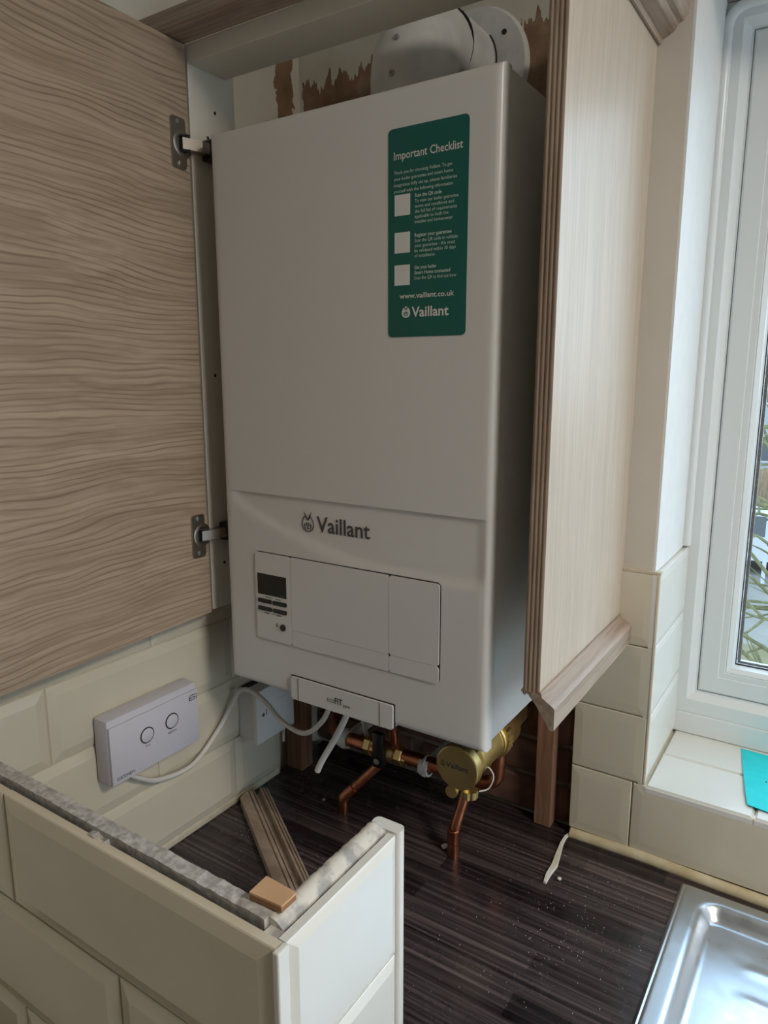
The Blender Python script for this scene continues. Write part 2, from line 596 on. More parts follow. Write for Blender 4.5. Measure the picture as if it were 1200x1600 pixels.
def hare_emblem(bm, facing, at, sc, solid=False):
    """Round-bottomed egg ring with two long ears rising out of it and a small hare's face; about 1 unit tall."""
    o_, i_ = egg(0, 0, 0.40, 0.47, 36), egg(0, 0, 0.34, 0.41, 36)
    mt = Matrix.Translation(Vector(at)) @ FONT_MAT[facing] @ Matrix.Diagonal((sc, sc, 1, 1))
    if not solid:
        A = [bm.verts.new(mt @ Vector((p[0], p[1], 0.0003))) for p in o_]
        B = [bm.verts.new(mt @ Vector((p[0], p[1], 0.0003))) for p in i_]
        for k in range(36):
            ang = (360 * k / 36)
            if 62 < ang < 118:
                continue
            bm.faces.new((A[k], A[(k + 1) % 36], B[(k + 1) % 36], B[k]))
    for sg in (-1, 1):
        flat(bm, [(sg * 0.03, 0.12), (sg * 0.16, 0.30), (sg * 0.27, 0.66), (sg * 0.10, 0.42), (sg * 0.01, 0.22)], facing, at, sc)
        flat(bm, [(sg * 0.05, 0.08), (sg * 0.13, -0.04), (sg * 0.10, -0.16), (sg * 0.03, -0.05)], facing, at, sc)
        flat(bm, [(sg * 0.16, 0.02), (sg * 0.25, -0.10), (sg * 0.20, -0.33), (sg * 0.13, -0.36), (sg * 0.17, -0.15)], facing, at, sc)
    flat(bm, [(-0.06, -0.10), (0.06, -0.10), (0.03, -0.22), (-0.03, -0.22)], facing, at, sc)
    flat(bm, [(-0.10, -0.24), (0.10, -0.24), (0.07, -0.31), (-0.07, -0.31)], facing, at, sc)


_tiles = {}


def tile(parent, facing, u0, u1, z0, z1, d, mat='tile', gap=0.0009, bev=0.013, th=0.010, name='tile', edge=0.66):
    """One bevelled wall tile. facing 'front' (-y), 'right' (+x), 'up' (+z); d is where its back lies. u is x for front and up, y for right."""
    a, b_ = u0 + gap, u1 - gap
    c, e = z0 + gap, z1 - gap
    w, h = round(b_ - a, 4), round(e - c, 4)
    key = (w, h, mat, bev, th, edge)
    me = _tiles.get(key)
    if me is None:
        bm = bm_new()
        lv = []
        for inset, t in ((0, 0), (0, th * edge), (0.0010, th * (edge + 0.08)), (min(bev, w * 0.3, h * 0.3), th)):
            lv.append([bm.verts.new((x, y, t)) for x, y in ((inset, inset), (w - inset, inset), (w - inset, h - inset), (inset, h - inset))])
        for A, B in zip(lv, lv[1:]):
            for i in range(4):
                bm.faces.new((A[i], A[(i + 1) % 4], B[(i + 1) % 4], B[i]))
        bm.faces.new(lv[-1])
        bm.faces.new(lv[0][::-1])
        bmesh.ops.recalc_face_normals(bm, faces=bm.faces)
        me = bpy.data.meshes.new('tile')
        bm.to_mesh(me)
        bm.free()
        me.materials.append(M[mat])
        _tiles[key] = me
    o = bpy.data.objects.new(name, me)
    COL.objects.link(o)
    jit = rnd.uniform(-0.0004, 0.0004)
    if facing == 'front':
        o.location = (a, d + jit, c); o.rotation_euler = (math.pi / 2, 0, 0)
    elif facing == 'right':
        o.location = (d + jit, a, c); o.rotation_euler = (math.pi / 2, 0, math.pi / 2)
    else:
        o.location = (a, c, d)
    o.parent = parent
    o.matrix_parent_inverse = Matrix.Translation(-world_loc(parent))
    return o


# ------------------------------------------------------------------ the setting
ZT = -0.262            # worktop surface
ZF, ZC = -1.17, 1.23   # floor, ceiling
structure('floor', one_box(-0.4, 3.0, -3.2, 0.25, ZF - 0.1, ZF), M['floor'], 'kitchen floor below the worktop')
structure('ceiling', one_box(-0.4, 3.0, -3.2, 0.25, ZC, ZC + 0.1), M['ceiling'], 'pale kitchen ceiling')

bm = bm_new()
box(bm, -0.1, 0.49, 0.01, 0.25, 0.03, ZC)            # painted wall behind boiler and beside window
box(bm, -0.1, 0.395, 0.032, 0.25, ZF, 0.03)
box(bm, 0.395, 0.49, 0.01, 0.25, ZF, 0.03)
wall_back = structure('wall_back', bm, M['torn'], 'painted back wall with the paint torn off above the boiler')
bm = bm_new()
box(bm, 0.49, 1.70, 0.01, 0.25, ZF, -0.157)
box(bm, 1.70, 3.0, 0.01, 0.25, ZF, ZC)
box(bm, 0.49, 1.70, 0.01, 0.25, 0.90, ZC)
obj('wall_section', bm, M['plaster'], wall_back)
# narrow strip of magnolia paint between the cupboard and the window, and the glossy white window reveal
obj('paint_strip', one_box(0.4495, 0.4914, 0.0070, 0.0105, 0.155, ZC), M['plaster'], wall_back)
obj('window_reveal', one_box(0.488, 0.4915, 0.0069, 0.20, 0.156, 0.90), M['reveal'], wall_back)
# bare brick in the gap under the boiler
for r in range(5):
    z0 = ZT + r * 0.062
    x = -0.1 - (0.11 if r % 2 else 0.0)
    while x < 0.392:
        xa, xb = max(x, -0.098), min(x + 0.215, 0.392)
        if xb - xa > 0.02:
            bmk = one_box(xa + 0.004, xb - 0.004, 0.020 + rnd.uniform(0, 0.004), 0.034, z0 + 0.004, z0 + 0.058, bev=0.003, seg=1)
            obj('brick', bmk, M['brick'], wall_back)
        x += 0.225
obj('mortar', one_box(-0.1, 0.394, 0.027, 0.033, ZT, 0.05), M['mortar'], wall_back)

# tiles of the back wall
rows = [(-0.250, -0.148), (-0.147, -0.048), (-0.048, 0.052), (0.052, 0.155)]
for k, (za, zb) in enumerate(rows[1:]):
    x0 = 0.395 if k < 2 else 0.4505
    tile(wall_back, 'front', 0.395, 0.4965, za, zb, 0.010, edge=0.84)
for xa, xb in ((0.395, 0.483), (0.483, 0.783), (0.783, 1.083), (1.083, 1.383), (1.383, 1.683)):
    tile(wall_back, 'front', xa, xb, *rows[0], 0.010, edge=0.84)
for za, zb in rows[1:]:
    tile(wall_back, 'right', 0.0, 0.195, za, zb, 0.490, 'tilew', th=0.010, bev=0.009, edge=0.8)
# glazed edge trim down the outer corner of the reveal
obj('grout', one_box(0.3955, 0.4960, 0.0043, 0.0101, -0.2495, 0.1545), M['grout'], wall_back)
obj('grout', one_box(0.4960, 1.68, 0.0043, 0.0101, -0.2495, -0.158), M['grout'], wall_back)
obj('grout', one_box(0.4899, 0.4957, 0.001, 0.194, -0.1565, 0.1535), M['grout'], wall_back)
obj('grout', one_box(0.4957, 1.68, 0.003, 0.204, -0.1571, -0.1512), M['grout'], wall_back)
obj('edge_trim', one_box(0.4955, 0.5000, 0.0002, 0.006, -0.147, 0.155, bev=0.0015), M['tile'], wall_back)
bm = one_box(0.45, 0.5, 0.001, 0.0105, 0.1545, 0.158)
obj('grout_ledge', bm, M['grout'], wall_back)
# sill tiles
for ya, yb, xs in ((-0.001, 0.104, (0.499, 0.635, 0.785, 0.935, 1.085, 1.235, 1.385, 1.535, 1.69)),
                   (0.104, 0.205, (0.499, 0.70, 0.85, 1.0, 1.15, 1.30, 1.45, 1.60, 1.69))):
    for xa, xb in zip(xs, xs[1:]):
        tile(wall_back, 'up', xa, xb, ya, yb, -0.157, 'tilew', bev=0.003)
# sealant along the foot of the tiles
bm = bm_new()
tube(bm, [(0.40 + 0.1 * k, 0.000 + 0.001 * math.sin(k * 2.1), ZT + 0.004 + 0.0012 * math.sin(k * 1.7)) for k in range(13)], 0.0085, 8, 4)
tag(obj('trim_1', bm, M['silicone'], smooth=60), 'yellowed sealant bead along the foot of the wall tiles', kind='structure')

bm = bm_new()
box(bm, -0.3, -0.1, -3.2, 0.25, ZF, ZC)
wall_left = structure('wall_left', bm, M['tornleft'], 'painted left wall with cream bevelled tiles below')
obj('tile_backing', one_box(-0.1, -0.0770, -1.414, -0.1085, ZT + 0.001, 0.25), M['grout'], wall_left)
lj = {0: (-1.414, -1.114, -0.814, -0.514, -0.214, -0.108), 1: (-1.26, -0.96, -0.66, -0.36, -0.108)}
for k, (za, zb) in enumerate(((-0.25, -0.15), (-0.15, -0.05), (-0.05, 0.05), (0.05, 0.15), (0.15, 0.25))):
    J = lj[k % 2]
    for a, b_ in zip(J, J[1:]):
        tile(wall_left, 'right', a, b_, za, zb, -0.0832, th=0.011)
obj('grout_bead', one_box(-0.0835, -0.074, -1.4, -0.109, ZT, -0.2495, bev=0.003), M['grout'], wall_left)

# the rest of the room, behind the camera
bm = bm_new()
RY0, RY1, RZ0, RZ1 = -1.35, -0.25, -0.15, 0.90  # opening added in the unseen wall to let fill light in
box(bm, 3.0, 3.1, -3.2, RY0, ZF, ZC)
box(bm, 3.0, 3.1, RY1, 0.25, ZF, ZC)
box(bm, 3.0, 3.1, RY0, RY1, ZF, RZ0)
box(bm, 3.0, 3.1, RY0, RY1, RZ1, ZC)
structure('wall_right', bm, M['roomwall'], 'right wall of the kitchen with its own window opening')
structure('wall_front', one_box(-0.3, 3.1, -3.3, -3.2, ZF, ZC), M['unitwood'], 'brown fitted cupboards along the wall behind the camera')  # colour kept dark so less light bounces onto the front faces

# ------------------------------------------------------------------ window
win = tag(bpy.data.objects.new('window_1', None), 'white plastic casement window right of the boiler cupboard', kind='structure')
COL.objects.link(win)
win.location = (0.5, 0.19, -0.137); win['_at'] = [0.5, 0.19, -0.137]


def mitred(bm, x0, x1, z0, z1, prof):
    """Rectangular frame; prof is a closed list of (inset, y)."""
    loops = []
    for ins, y in prof:
        loops.append([bm.verts.new(c) for c in ((x0 + ins, y, z0 + ins), (x1 - ins, y, z0 + ins), (x1 - ins, y, z1 - ins), (x0 + ins, y, z1 - ins))])
    for A, B in zip(loops, loops[1:] + loops[:1]):
        for i in range(4):
            bm.faces.new((A[i], A[(i + 1) % 4], B[(i + 1) % 4], B[i]))


obj('sill_board', one_box(0.4915, 1.70, 0.188, 0.25, -0.1465, -0.112, bev=0.002), M['upvc'], win)
bm = bm_new()
mitred(bm, 0.4915, 1.70, -0.1115, 0.899, [(0, 0.19), (0.022, 0.19), (0.0315, 0.203), (0.034, 0.203), (0.034, 0.25), (0, 0.25)])
fr = obj('window_frame', bm, M['upvc'], win)
obj('mullion', one_box(1.09, 1.13, 0.195, 0.25, -0.075, 0.86, bev=0.003), M['upvc'], win)
for xa, xb in ((0.5265, 1.088), (1.132, 1.665)):
    bm = bm_new()
    za, zb = -0.0765, 0.864
    mitred(bm, xa, xb, za, zb, [(0, 0.2045), (0.003, 0.2015), (0.027, 0.2015), (0.028, 0.2030), (0.028, 0.245), (0, 0.245)])
    sash = obj('sash', bm, M['upvc'], win)
    bm = bm_new()
    mitred(bm, xa + 0.028, xb - 0.028, za + 0.028, zb - 0.028, [(0, 0.203), (0.008, 0.203), (0.009, 0.2045), (0.0105, 0.2035), (0.017, 0.208), (0.020, 0.217), (0.020, 0.24), (0, 0.24)])
    obj('glazing_bead', bm, M['upvc'], sash, smooth=30)
    bm = bm_new()
    mitred(bm, xa + 0.048, xb - 0.048, za + 0.048, zb - 0.048, [(0, 0.2185), (0.0013, 0.2185), (0.0013, 0.222), (0, 0.222)])
    obj('gasket', bm, M['gasket'], sash)
    bm = bm_new()
    mitred(bm, xa + 0.0505, xb - 0.0505, za + 0.0505, zb - 0.0505, [(0, 0.221), (0.004, 0.221), (0.004, 0.228), (0, 0.228)])
    obj('spacer_bar', bm, M['galv'], sash)
    bm = one_box(xa + 0.046, xb - 0.046, 0.2222, 0.2252, za + 0.046, zb - 0.046)
    obj('pane', bm, M['glass'], sash)
# quadrant cover strip where the reveal meets the frame
bm = bm_new()
tube(bm, bent([(0.4945, 0.187, 0.158), (0.4945, 0.187, 0.893), (1.69, 0.187, 0.893)], 0.03, 8), 0.0075, 10, smooth=False)
obj('cover_strip', bm, M['upvc'], win, smooth=50)

# ------------------------------------------------------------------ worktop and sink
SX0, SX1, SY0, SY1 = 0.560, 1.46, -0.500, -0.021
bm = bm_new()
CX0, CX1, CY0, CY1 = 0.578, 1.44, -0.485, -0.034
box(bm, -0.083, CX0, -0.74, 0.010, ZT - 0.038, ZT)
box(bm, CX1, 2.4, -0.74, 0.010, ZT - 0.038, ZT)
box(bm, CX0, CX1, CY1, 0.010, ZT - 0.038, ZT)
box(bm, CX0, CX1, -0.74, CY0, ZT - 0.038, ZT)
box(bm, -0.083, 0.392, 0.009, 0.020, ZT - 0.038, ZT)
tag(obj('worktop', bm, M['worktop']), 'dark brown block-pattern laminate worktop under the boiler', 'worktop')

sink = thing('sink', (0.56, -0.26, ZT), 'stainless steel sink with drainer let into the dark worktop', 'sink')
bm = bm_new()
NX, NY = 130, 100
x1d = 1.03


def sd_round(x, y, cx, cy, hx, hy, r):
    qx, qy = abs(x - cx) - (hx - r), abs(y - cy) - (hy - r)
    return math.hypot(max(qx, 0), max(qy, 0)) + min(max(qx, qy), 0) - r


def ss(a, b_, x):
    t = min(max((x - a) / (b_ - a), 0), 1)
    return t * t * (3 - 2 * t)


def sink_z(x, y):
    z = ZT + 0.0055
    edge = min(x - SX0, y - SY0, SY1 - y)
    z -= 0.0050 * (1 - ss(0.0, 0.0035, edge))           # rolled rim
    z -= 0.0012 * math.exp(-((edge - 0.0062) / 0.0013) ** 2)  # line inside the rim
    d = sd_round(x, y, 0.80, -0.2605, 0.215, 0.2215, 0.03)
    z -= 0.017 * ss(0.0, -0.021, d)
    for k in range(7):                                    # drainer ribs along x
        yy = -0.115 - 0.048 * k
        if 0.62 < x:
            z += 0.0016 * math.exp(-((y - yy) / 0.0065) ** 2) * ss(0.64, 0.665, x) * (1 - ss(0.96, 0.985, x))
    return z


xs = [SX0 + (x1d - SX0) * (i / NX) ** 1.25 for i in range(NX + 1)]
ys = [SY1 + (SY0 - SY1) * (j / NY) ** 1.15 for j in range(NY + 1)]
V = [[bm.verts.new((x, y, sink_z(x, y))) for y in ys] for x in xs]
for i in range(NX):
    for j in range(NY):
        bm.faces.new((V[i][j], V[i + 1][j], V[i + 1][j + 1], V[i][j + 1]))
obj('drainer', bm, M['sink'], sink, smooth=50)
bm = bm_new()
loops = []
for ins, z in ((0, ZT + 0.0055), (0.022, ZT + 0.0055), (0.028, ZT), (0.034, ZT - 0.14), (0.06, ZT - 0.155)):
    loops.append([bm.verts.new((p[0], p[1], z)) for p in rrect_pts(x1d + ins, SX1 - ins, SY0 + ins, SY1 - ins, 0.05 if ins else 0.004, 6)])
for A, B in zip(loops, loops[1:]):
    for i in range(len(A)):
        bm.faces.new((A[i], A[(i + 1) % len(A)], B[(i + 1) % len(A)], B[i]))
bm.faces.new(loops[-1])
obj('bowl', bm, M['sink'], sink, smooth=40)

# ------------------------------------------------------------------ boiler
XB0, XB1, YF, ZB0, ZB1 = 0.0, 0.387, -0.285, 0.0, 0.700
boiler = thing('boiler', (0.1935, -0.14, 0.0), 'white wall-hung gas boiler with green checklist sticker', 'boiler')
bm = one_box(XB0 + 0.001, XB1 - 0.0010, YF + 0.0200, 0.006, 0.006, ZB1, bev=0.004)
bmesh.ops.delete(bm, geom=[f for f in bm.faces if f.normal.z < -0.9], context='FACES')
obj('side_casing', bm, M['enamel'], boiler, smooth=40)
obj('cover_seam', one_box(XB0 + 0.004, XB1 - 0.0030, YF + 0.0175, YF + 0.0205, 0.006, ZB1 - 0.004), M['dark'], boiler)
obj('bottom_plate', one_box(0.006, 0.381, YF + 0.024, 0.0, 0.028, 0.031), M['dark'], boiler)

# front cover: a shell with rounded edges, a stepped seam and a curved hollow below it
bm = bm_new()
R = 0.007
xs = [XB0 + R * (1 - math.cos(math.radians(a))) for a in (0, 22.5, 45, 67.5)] + [XB0 + R + (XB1 - XB0 - 2 * R) * i / 60 for i in range(61)] + [XB1 - R * (1 - math.cos(math.radians(a))) for a in (67.5, 45, 22.5, 0)]
zs = [R * (1 - math.cos(math.radians(a))) for a in (0, 22.5, 45, 67.5)]
zs += [0.007 + (0.2635 - 0.007) * i / 60 for i in range(61)] + [0.2645] + [0.2645 + (0.693 - 0.2645) * i / 20 for i in range(1, 21)]
zs += [ZB1 - R * (1 - math.cos(math.radians(a))) for a in (67.5, 45, 22.5, 0)]


def rise(c, lo, hi):
    a = min(c - lo, hi - c)
    return 0 if a >= R else R - math.sqrt(max(R * R - (R - a) ** 2, 0))


def front_y(x, z):
    y = YF + max(rise(x, XB0, XB1), rise(z, ZB0, ZB1))
    if z < 0.264:
        arc = 0.190 + 0.80 * (x - 0.300) ** 2
        y += 0.0024 * ss(arc - 0.010, arc + 0.008, z) * ss(0.008, 0.03, x) * (1 - ss(0.372, 0.384, x))
    return y


V = [[bm.verts.new((x, front_y(x, z), z)) for z in zs] for x in xs]
for i in range(len(xs) - 1):
    for j in range(len(zs) - 1):
        bm.faces.new((V[i][j], V[i + 1][j], V[i + 1][j + 1], V[i][j + 1]))
# return edges of the cover
rim = [V[i][0] for i in range(len(xs))] + [V[-1][j] for j in range(1, len(zs))] + [V[i][-1] for i in range(len(xs) - 2, -1, -1)] + [V[0][j] for j in range(len(zs) - 2, 0, -1)]
back = [bm.verts.new((v.co.x, YF + 0.018, v.co.z)) for v in rim]
for i in range(len(rim)):
    k = (i + 1) % len(rim)
    bm.faces.new((rim[i], rim[k], back[k], back[i]))
obj('front_cover', bm, M['enamel'], boiler, smooth=35)
# control panel: dark recess, display fascia, two flaps with their lower strips
cp = obj('control_panel', None, None, boiler, mesh=None) if False else None
bm = bm_new()
rrect(bm, 'y', 0.0527, 0.3297, 0.0690, 0.1880, 0.006, YF - 0.0003, YF + 0.002)
cp = obj('control_panel', bm, M['dark'], boiler)
bm = bm_new()
rrect(bm, 'y', 0.0529, 0.1128, 0.0692, 0.1868, 0.004, YF - 0.0016, YF)
fascia = obj('display_fascia', bm, M['enamel'], cp)
for xa, xb in ((0.1134, 0.2610), (0.2616, 0.3284)):
    bm = bm_new()
    rrect(bm, 'y', xa, xb, 0.0902, 0.1868, 0.0012 if xb < 0.3 else 0.004, YF - 0.0016, YF)
    rrect(bm, 'y', xa, xb, 0.0692, 0.0898, 0.0012 if xb < 0.3 else 0.004, YF - 0.0015, YF)
    obj('flap', bm, M['enamel'], cp)
bm = bm_new(); rrect(bm, 'y', 0.0565, 0.1055, 0.1305, 0.1588, 0.0006, YF - 0.0020, YF - 0.001)
obj('display', bm, M['screen'], cp)
for za in (0.1190, 0.1085):
    for xa in (0.0565, 0.0820):
        bm = bm_new(); rrect(bm, 'y', xa, xa + 0.0238, za, za + 0.0058, 0.002, YF - 0.0026, YF - 0.001)
        obj('button', bm, M['black'], cp)
bm = bm_new(); prism(bm, disc_pts(0.0985, 0.0905, 0.0045, 24), 'y', YF - 0.0028, YF - 0.001)
obj('reset_button', bm, M['black'], cp)
bm = bm_new()
for pts in ([(-.5, .5), (-.3, .5), (.5, -.5), (.3, -.5)], [(.3, .5), (.5, .5), (-.3, -.5), (-.5, -.5)], [(-.5, -.5), (.5, -.5), (.3, -.75), (-.3, -.75)]):
    flat(bm, pts, 'front', (0.088, YF - 0.0016, 0.093), 0.004)
flat(bm, [(-.5, .06), (.5, .06), (.5, -.06), (-.5, -.06)], 'front', (0.074, YF - 0.0016, 0.1275), 0.010)
flat(bm, [(-.5, .06), (.5, .06), (.5, -.06), (-.5, -.06)], 'front', (0.091, YF - 0.0016, 0.1272), 0.009)
flat(bm, [(-.06, .5), (.06, .5), (.06, -.5), (-.06, -.5)], 'front', (0.0808, YF - 0.0016, 0.1275), 0.004)
for sx_, w in ((0.071, 0.008), (0.082, 0.004), (0.092, 0.008)):
    flat(bm, [(-.5, .08), (.5, .08), (.5, -.08), (-.5, -.08)], 'front', (sx_, YF - 0.0016, 0.1055), w)
obj('symbols', bm, M['ink'], cp)
# name on the front
bm = bm_new()
hare_emblem(bm, 'front', (0.1405, YF + 0.0020, 0.2335), 0.0235)
text_into(bm, 'Vaillant', (0.1545, YF + 0.0020, 0.2250), 0.0190, 'front', width=0.079, bold=0.012)
obj('lettering', bm, M['ink'], boiler)
# name flap at the lower edge
bm = bm_new()
rrect(bm, 'y', 0.111, 0.2685, -0.0035, 0.0275, 0.003, YF - 0.0035, YF + 0.012)
nf = obj('name_flap', bm, M['enamel'], boiler)
bm = bm_new()
box(bm, 0.1225, 0.1231, YF - 0.0038, YF - 0.003, -0.003, 0.027)
box(bm, 0.2492, 0.2498, YF - 0.0038, YF - 0.003, -0.003, 0.027)
box(bm, 0.1095, 0.270, YF - 0.0012, YF + 0.001, 0.0275, 0.0287)
box(bm, 0.2685, 0.2698, YF - 0.0012, YF + 0.001, -0.003, 0.0287)
obj('seam', bm, M['dark'], nf)
bm = bm_new()
text_into(bm, 'eco', (0.1700, YF - 0.0035, 0.0080), 0.0078, 'front', width=0.0115)
text_into(bm, 'FIT', (0.1822, YF - 0.0035, 0.0080), 0.0080, 'front', width=0.0122, bold=0.022)
text_into(bm, 'pure', (0.1955, YF - 0.0035, 0.0072), 0.0042, 'front', width=0.0105, bold=0.012)
obj('lettering', bm, M['ink'], nf)
# white trap and stubs under the casing
bm = bm_new(); lathe(bm, (0.238, -0.19, 0.03), (0, 0, -1), [(0, 0.02), (0.045, 0.02), (0.058, 0.014), (0.062, 0.005)], 20)
obj('condensate_trap', bm, M['plastic'], boiler, smooth=40)
# green checklist sticker
bm = bm_new()
rrect(bm, 'y', 0.2600, 0.3530, 0.4530, 0.6600, 0.005, YF - 0.0004, YF + 0.0002)
st = obj('sticker', bm, M['green'], boiler, label='green printed checklist sticker')
YS = YF - 0.0004
bm = bm_new()
text_into(bm, 'Important Checklist', (0.2670, YS, 0.6300), 0.0078, 'front', width=0.0795, bold=0.008)
obj('lettering', bm, M['white'], st)
bm = bm_new()
text_into(bm, 'www.vaillant.co.uk', (0.2745, YS, 0.4925), 0.0052, 'front', width=0.0650, bold=0.012)
obj('lettering', bm, M['white'], st)
bm = bm_new()
text_into(bm, 'Vaillant', (0.2895, YS, 0.4735), 0.0098, 'front', width=0.0440, bold=0.02)
flat(bm, egg(0, 0, 0.44, 0.50, 30), 'front', (0.2825, YS, 0.4785), 0.0118)
obj('lettering', bm, M['white'], st)
bm = bm_new()
hare_emblem(bm, 'front', (0.2825, YS - 0.00015, 0.4785), 0.0118, solid=True)
obj('emblem', bm, M['green'], st)
bm = bm_new()
L = [('Thank you for choosing Vaillant. To get', 0.2670, 0.6160, 0.0680), ('your boiler guarantee and smart home', 0.2670, 0.6100, 0.0690),
     ('integration fully set up, please familiarise', 0.2670, 0.6040, 0.0735), ('yourself with the following information.', 0.2670, 0.5980, 0.0700),
     ('To view our boiler guarantee', 0.2925, 0.5862, 0.0500), ('terms and conditions and', 0.2925, 0.5812, 0.0450),
     ('the full list of requirements', 0.2925, 0.5762, 0.0485), ('applicable to both the', 0.2925, 0.5712, 0.0390), ('installer and homeowner', 0.2925, 0.5662, 0.0440),
     ('Scan the QR code to validate', 0.2925, 0.5478, 0.0500), ('your guarantee - this must', 0.2925, 0.5428, 0.0470), ('be validated within 30 days', 0.2925, 0.5378, 0.0480),
     ('of installation', 0.2925, 0.5328, 0.0240), ('Scan the QR to find out how', 0.2925, 0.5108, 0.0490)]
for t_, x_, z_, w_ in L:
    text_into(bm, t_, (x_, YS, z_), 0.0032, 'front', width=w_, bold=0.004)
for t_, x_, z_, w_ in (('Scan the QR code', 0.2925, 0.5915, 0.0310), ('Register your guarantee', 0.2925, 0.5530, 0.0430), ('Get your boiler', 0.2925, 0.5212, 0.0260), ('Smart Home connected', 0.2925, 0.5160, 0.0420)):
    text_into(bm, t_, (x_, YS, z_), 0.0034, 'front', width=w_, bold=0.02)
obj('small_print', bm, M['greenink'], st)
for za in (0.5755, 0.5385, 0.5060):
    bm = one_box(0.2680, 0.2868, YS - 0.0002, YS + 0.0001, za, za + 0.0205)
    obj('blank_square', bm, M['white'], st)

# ------------------------------------------------------------------ flue above the boiler
flue = thing('flue', (0.1935, -0.12, 0.70), 'white flue elbow rising from the boiler into the back wall', 'flue pipe')
FX, FZ, FR = 0.193, 0.820, 0.0530
bm = bm_new()
tube(bm, [(FX, -0.125, 0.7005), (FX, -0.125, 0.745)] + [(FX, -0.075 - 0.05 * math.cos(math.radians(a)), 0.768 + 0.05 * math.sin(math.radians(a))) for a in range(0, 91, 10)] + [(FX, -0.070, FZ)], FR, 32, smooth=False)
obj('elbow', bm, M['fluewhite'], flue, smooth=50)
bm = bm_new(); lathe(bm, (FX, -0.0695, FZ), (0, 1, 0), [(0, FR + 0.0004), (0.0014, FR + 0.0004)], 32)
obj('joint_ring', bm, M['dark'], flue)
bm = bm_new(); lathe(bm, (FX, -0.068, FZ), (0, 1, 0), [(0, FR - 0.0005), (0.002, FR), (0.072, FR)], 32)
obj('pipe', bm, M['fluewhite'], flue, smooth=50)
bm = bm_new(); lathe(bm, (0.207, 0.001, 0.814), (0, 1, 0), [(0, 0.050), (0.0005, 0.078), (0.006, 0.0815), (0.010, 0.0815)], 48)
fp = obj('wall_plate', bm, M['fluewhite'], flue, smooth=40)
bm = bm_new(); lathe(bm, (0.255, 0.0002, 0.8535), (0, 1, 0), [(0, 0.0035), (0.002, 0.0035)], 14)
obj('screw_hole', bm, M['dark'], fp)
bm = bm_new()
tube(bm, [(FX + (FR + 0.0012) * math.cos(math.radians(a)), -0.004, FZ + (FR + 0.0012) * math.sin(math.radians(a))) for a in range(-60, 40, 8)], 0.0011, 6, 2)
obj('seal_gap', bm, M['dark'], fp)
for loc_, dir_ in (((0.198, -0.1725, 0.800), (0.1, -0.95, 0.3)), ((0.195, -0.1780, 0.761), (0, -1, 0))):
    bm = bm_new(); lathe(bm, loc_, dir_, [(-0.003, 0.0036), (0.0010, 0.0036), (0.0018, 0.0024), (0.0018, 0.001), (0.0004, 0.0005)], 14)
    obj('screw', bm, M['galv'], flue)

# ------------------------------------------------------------------ cupboard round the boiler
cup = thing('boiler_cupboard', (0.19, -0.28, 0.09), 'open oak-effect wall cupboard framing the boiler', 'cupboard')
bm = one_box(-0.062, -0.042, -0.275, -0.196, 0.086, 0.812, bev=0.001)
post = obj('side_panel', bm, M['panelwhite'], cup, label='narrow cream upright at the hinge side')
for y_, z_ in ((-0.232, 0.745), (-0.246, 0.712), (-0.252, 0.412), (-0.250, 0.150)):
    bm = bm_new()
    lathe(bm, (-0.0425, y_, z_), (1, 0, 0), [(0, 0.0022), (0.0008, 0.0022)], 10)
    obj('screw_hole', bm, M['dark'], post)
bm = one_box(-0.0419, 0.4319, -0.275, -0.212, 0.790, 0.812, bev=0.0008)
obj('top_rail', bm, M['panelwhite'], cup, label='cream top rail of the cupboard')
ep = obj('end_panel', one_box(0.432, 0.450, -0.2925, 0.0072, 0.092, 0.845, bev=0.0006), M['woodz'], cup)
obj('inner_lining', one_box(0.4312, 0.4321, -0.2905, 0.006, 0.0925, 0.845), M['panelwhite'], ep)  # cream like the rest of the carcass, added to brighten the boiler's side
bm = bm_new()
W = 0.018
prof = []
for k in range(4):
    u0 = 0.432 + W * k / 4
    for t in (0.0, 0.25, 0.5, 0.75):
        prof.append((u0 + W / 4 * t, -0.2925 - 0.0009 * abs(math.sin(math.pi * t))))
prof += [(0.450, -0.2925), (0.450, -0.2920), (0.432, -0.2920)]
prism(bm, prof, 'z', 0.092, 0.845)
obj('front_edge', bm, M['woodzd'], ep, label='brown reeded front edge of the end panel')
# light rail under the end panel: its moulded profile runs back to the wall, mitre-cut at the front
bm = bm_new()
prism(bm, [(0.437, 0.0915), (0.4505, 0.0915), (0.4505, 0.0935), (0.4525, 0.0935), (0.4535, 0.0885), (0.4560, 0.0870), (0.4610, 0.0840), (0.4650, 0.0815), (0.4672, 0.0790),
           (0.4672, 0.0560), (0.4655, 0.0550), (0.4630, 0.0555), (0.4560, 0.0660), (0.4480, 0.0780), (0.4400, 0.0870)], 'y', -0.2945, 0.0)
obj('light_rail', bm, M['woody'], cup, smooth=25)
# splintered rest of the rail that ran across the front
bm = bm_new()
for k in range(7):
    x0 = 0.4305 + 0.0016 * k
    h = rnd.uniform(0.001, 0.006)
    prism(bm, [(x0, 0.0925), (x0 + 0.0016, 0.0925), (x0 + 0.0010, 0.0925 - h), (x0 + 0.0004, 0.0925 - h * 0.7)], 'y', -0.2945, -0.289)
obj('splinters', bm, M['woodzd'], cup)
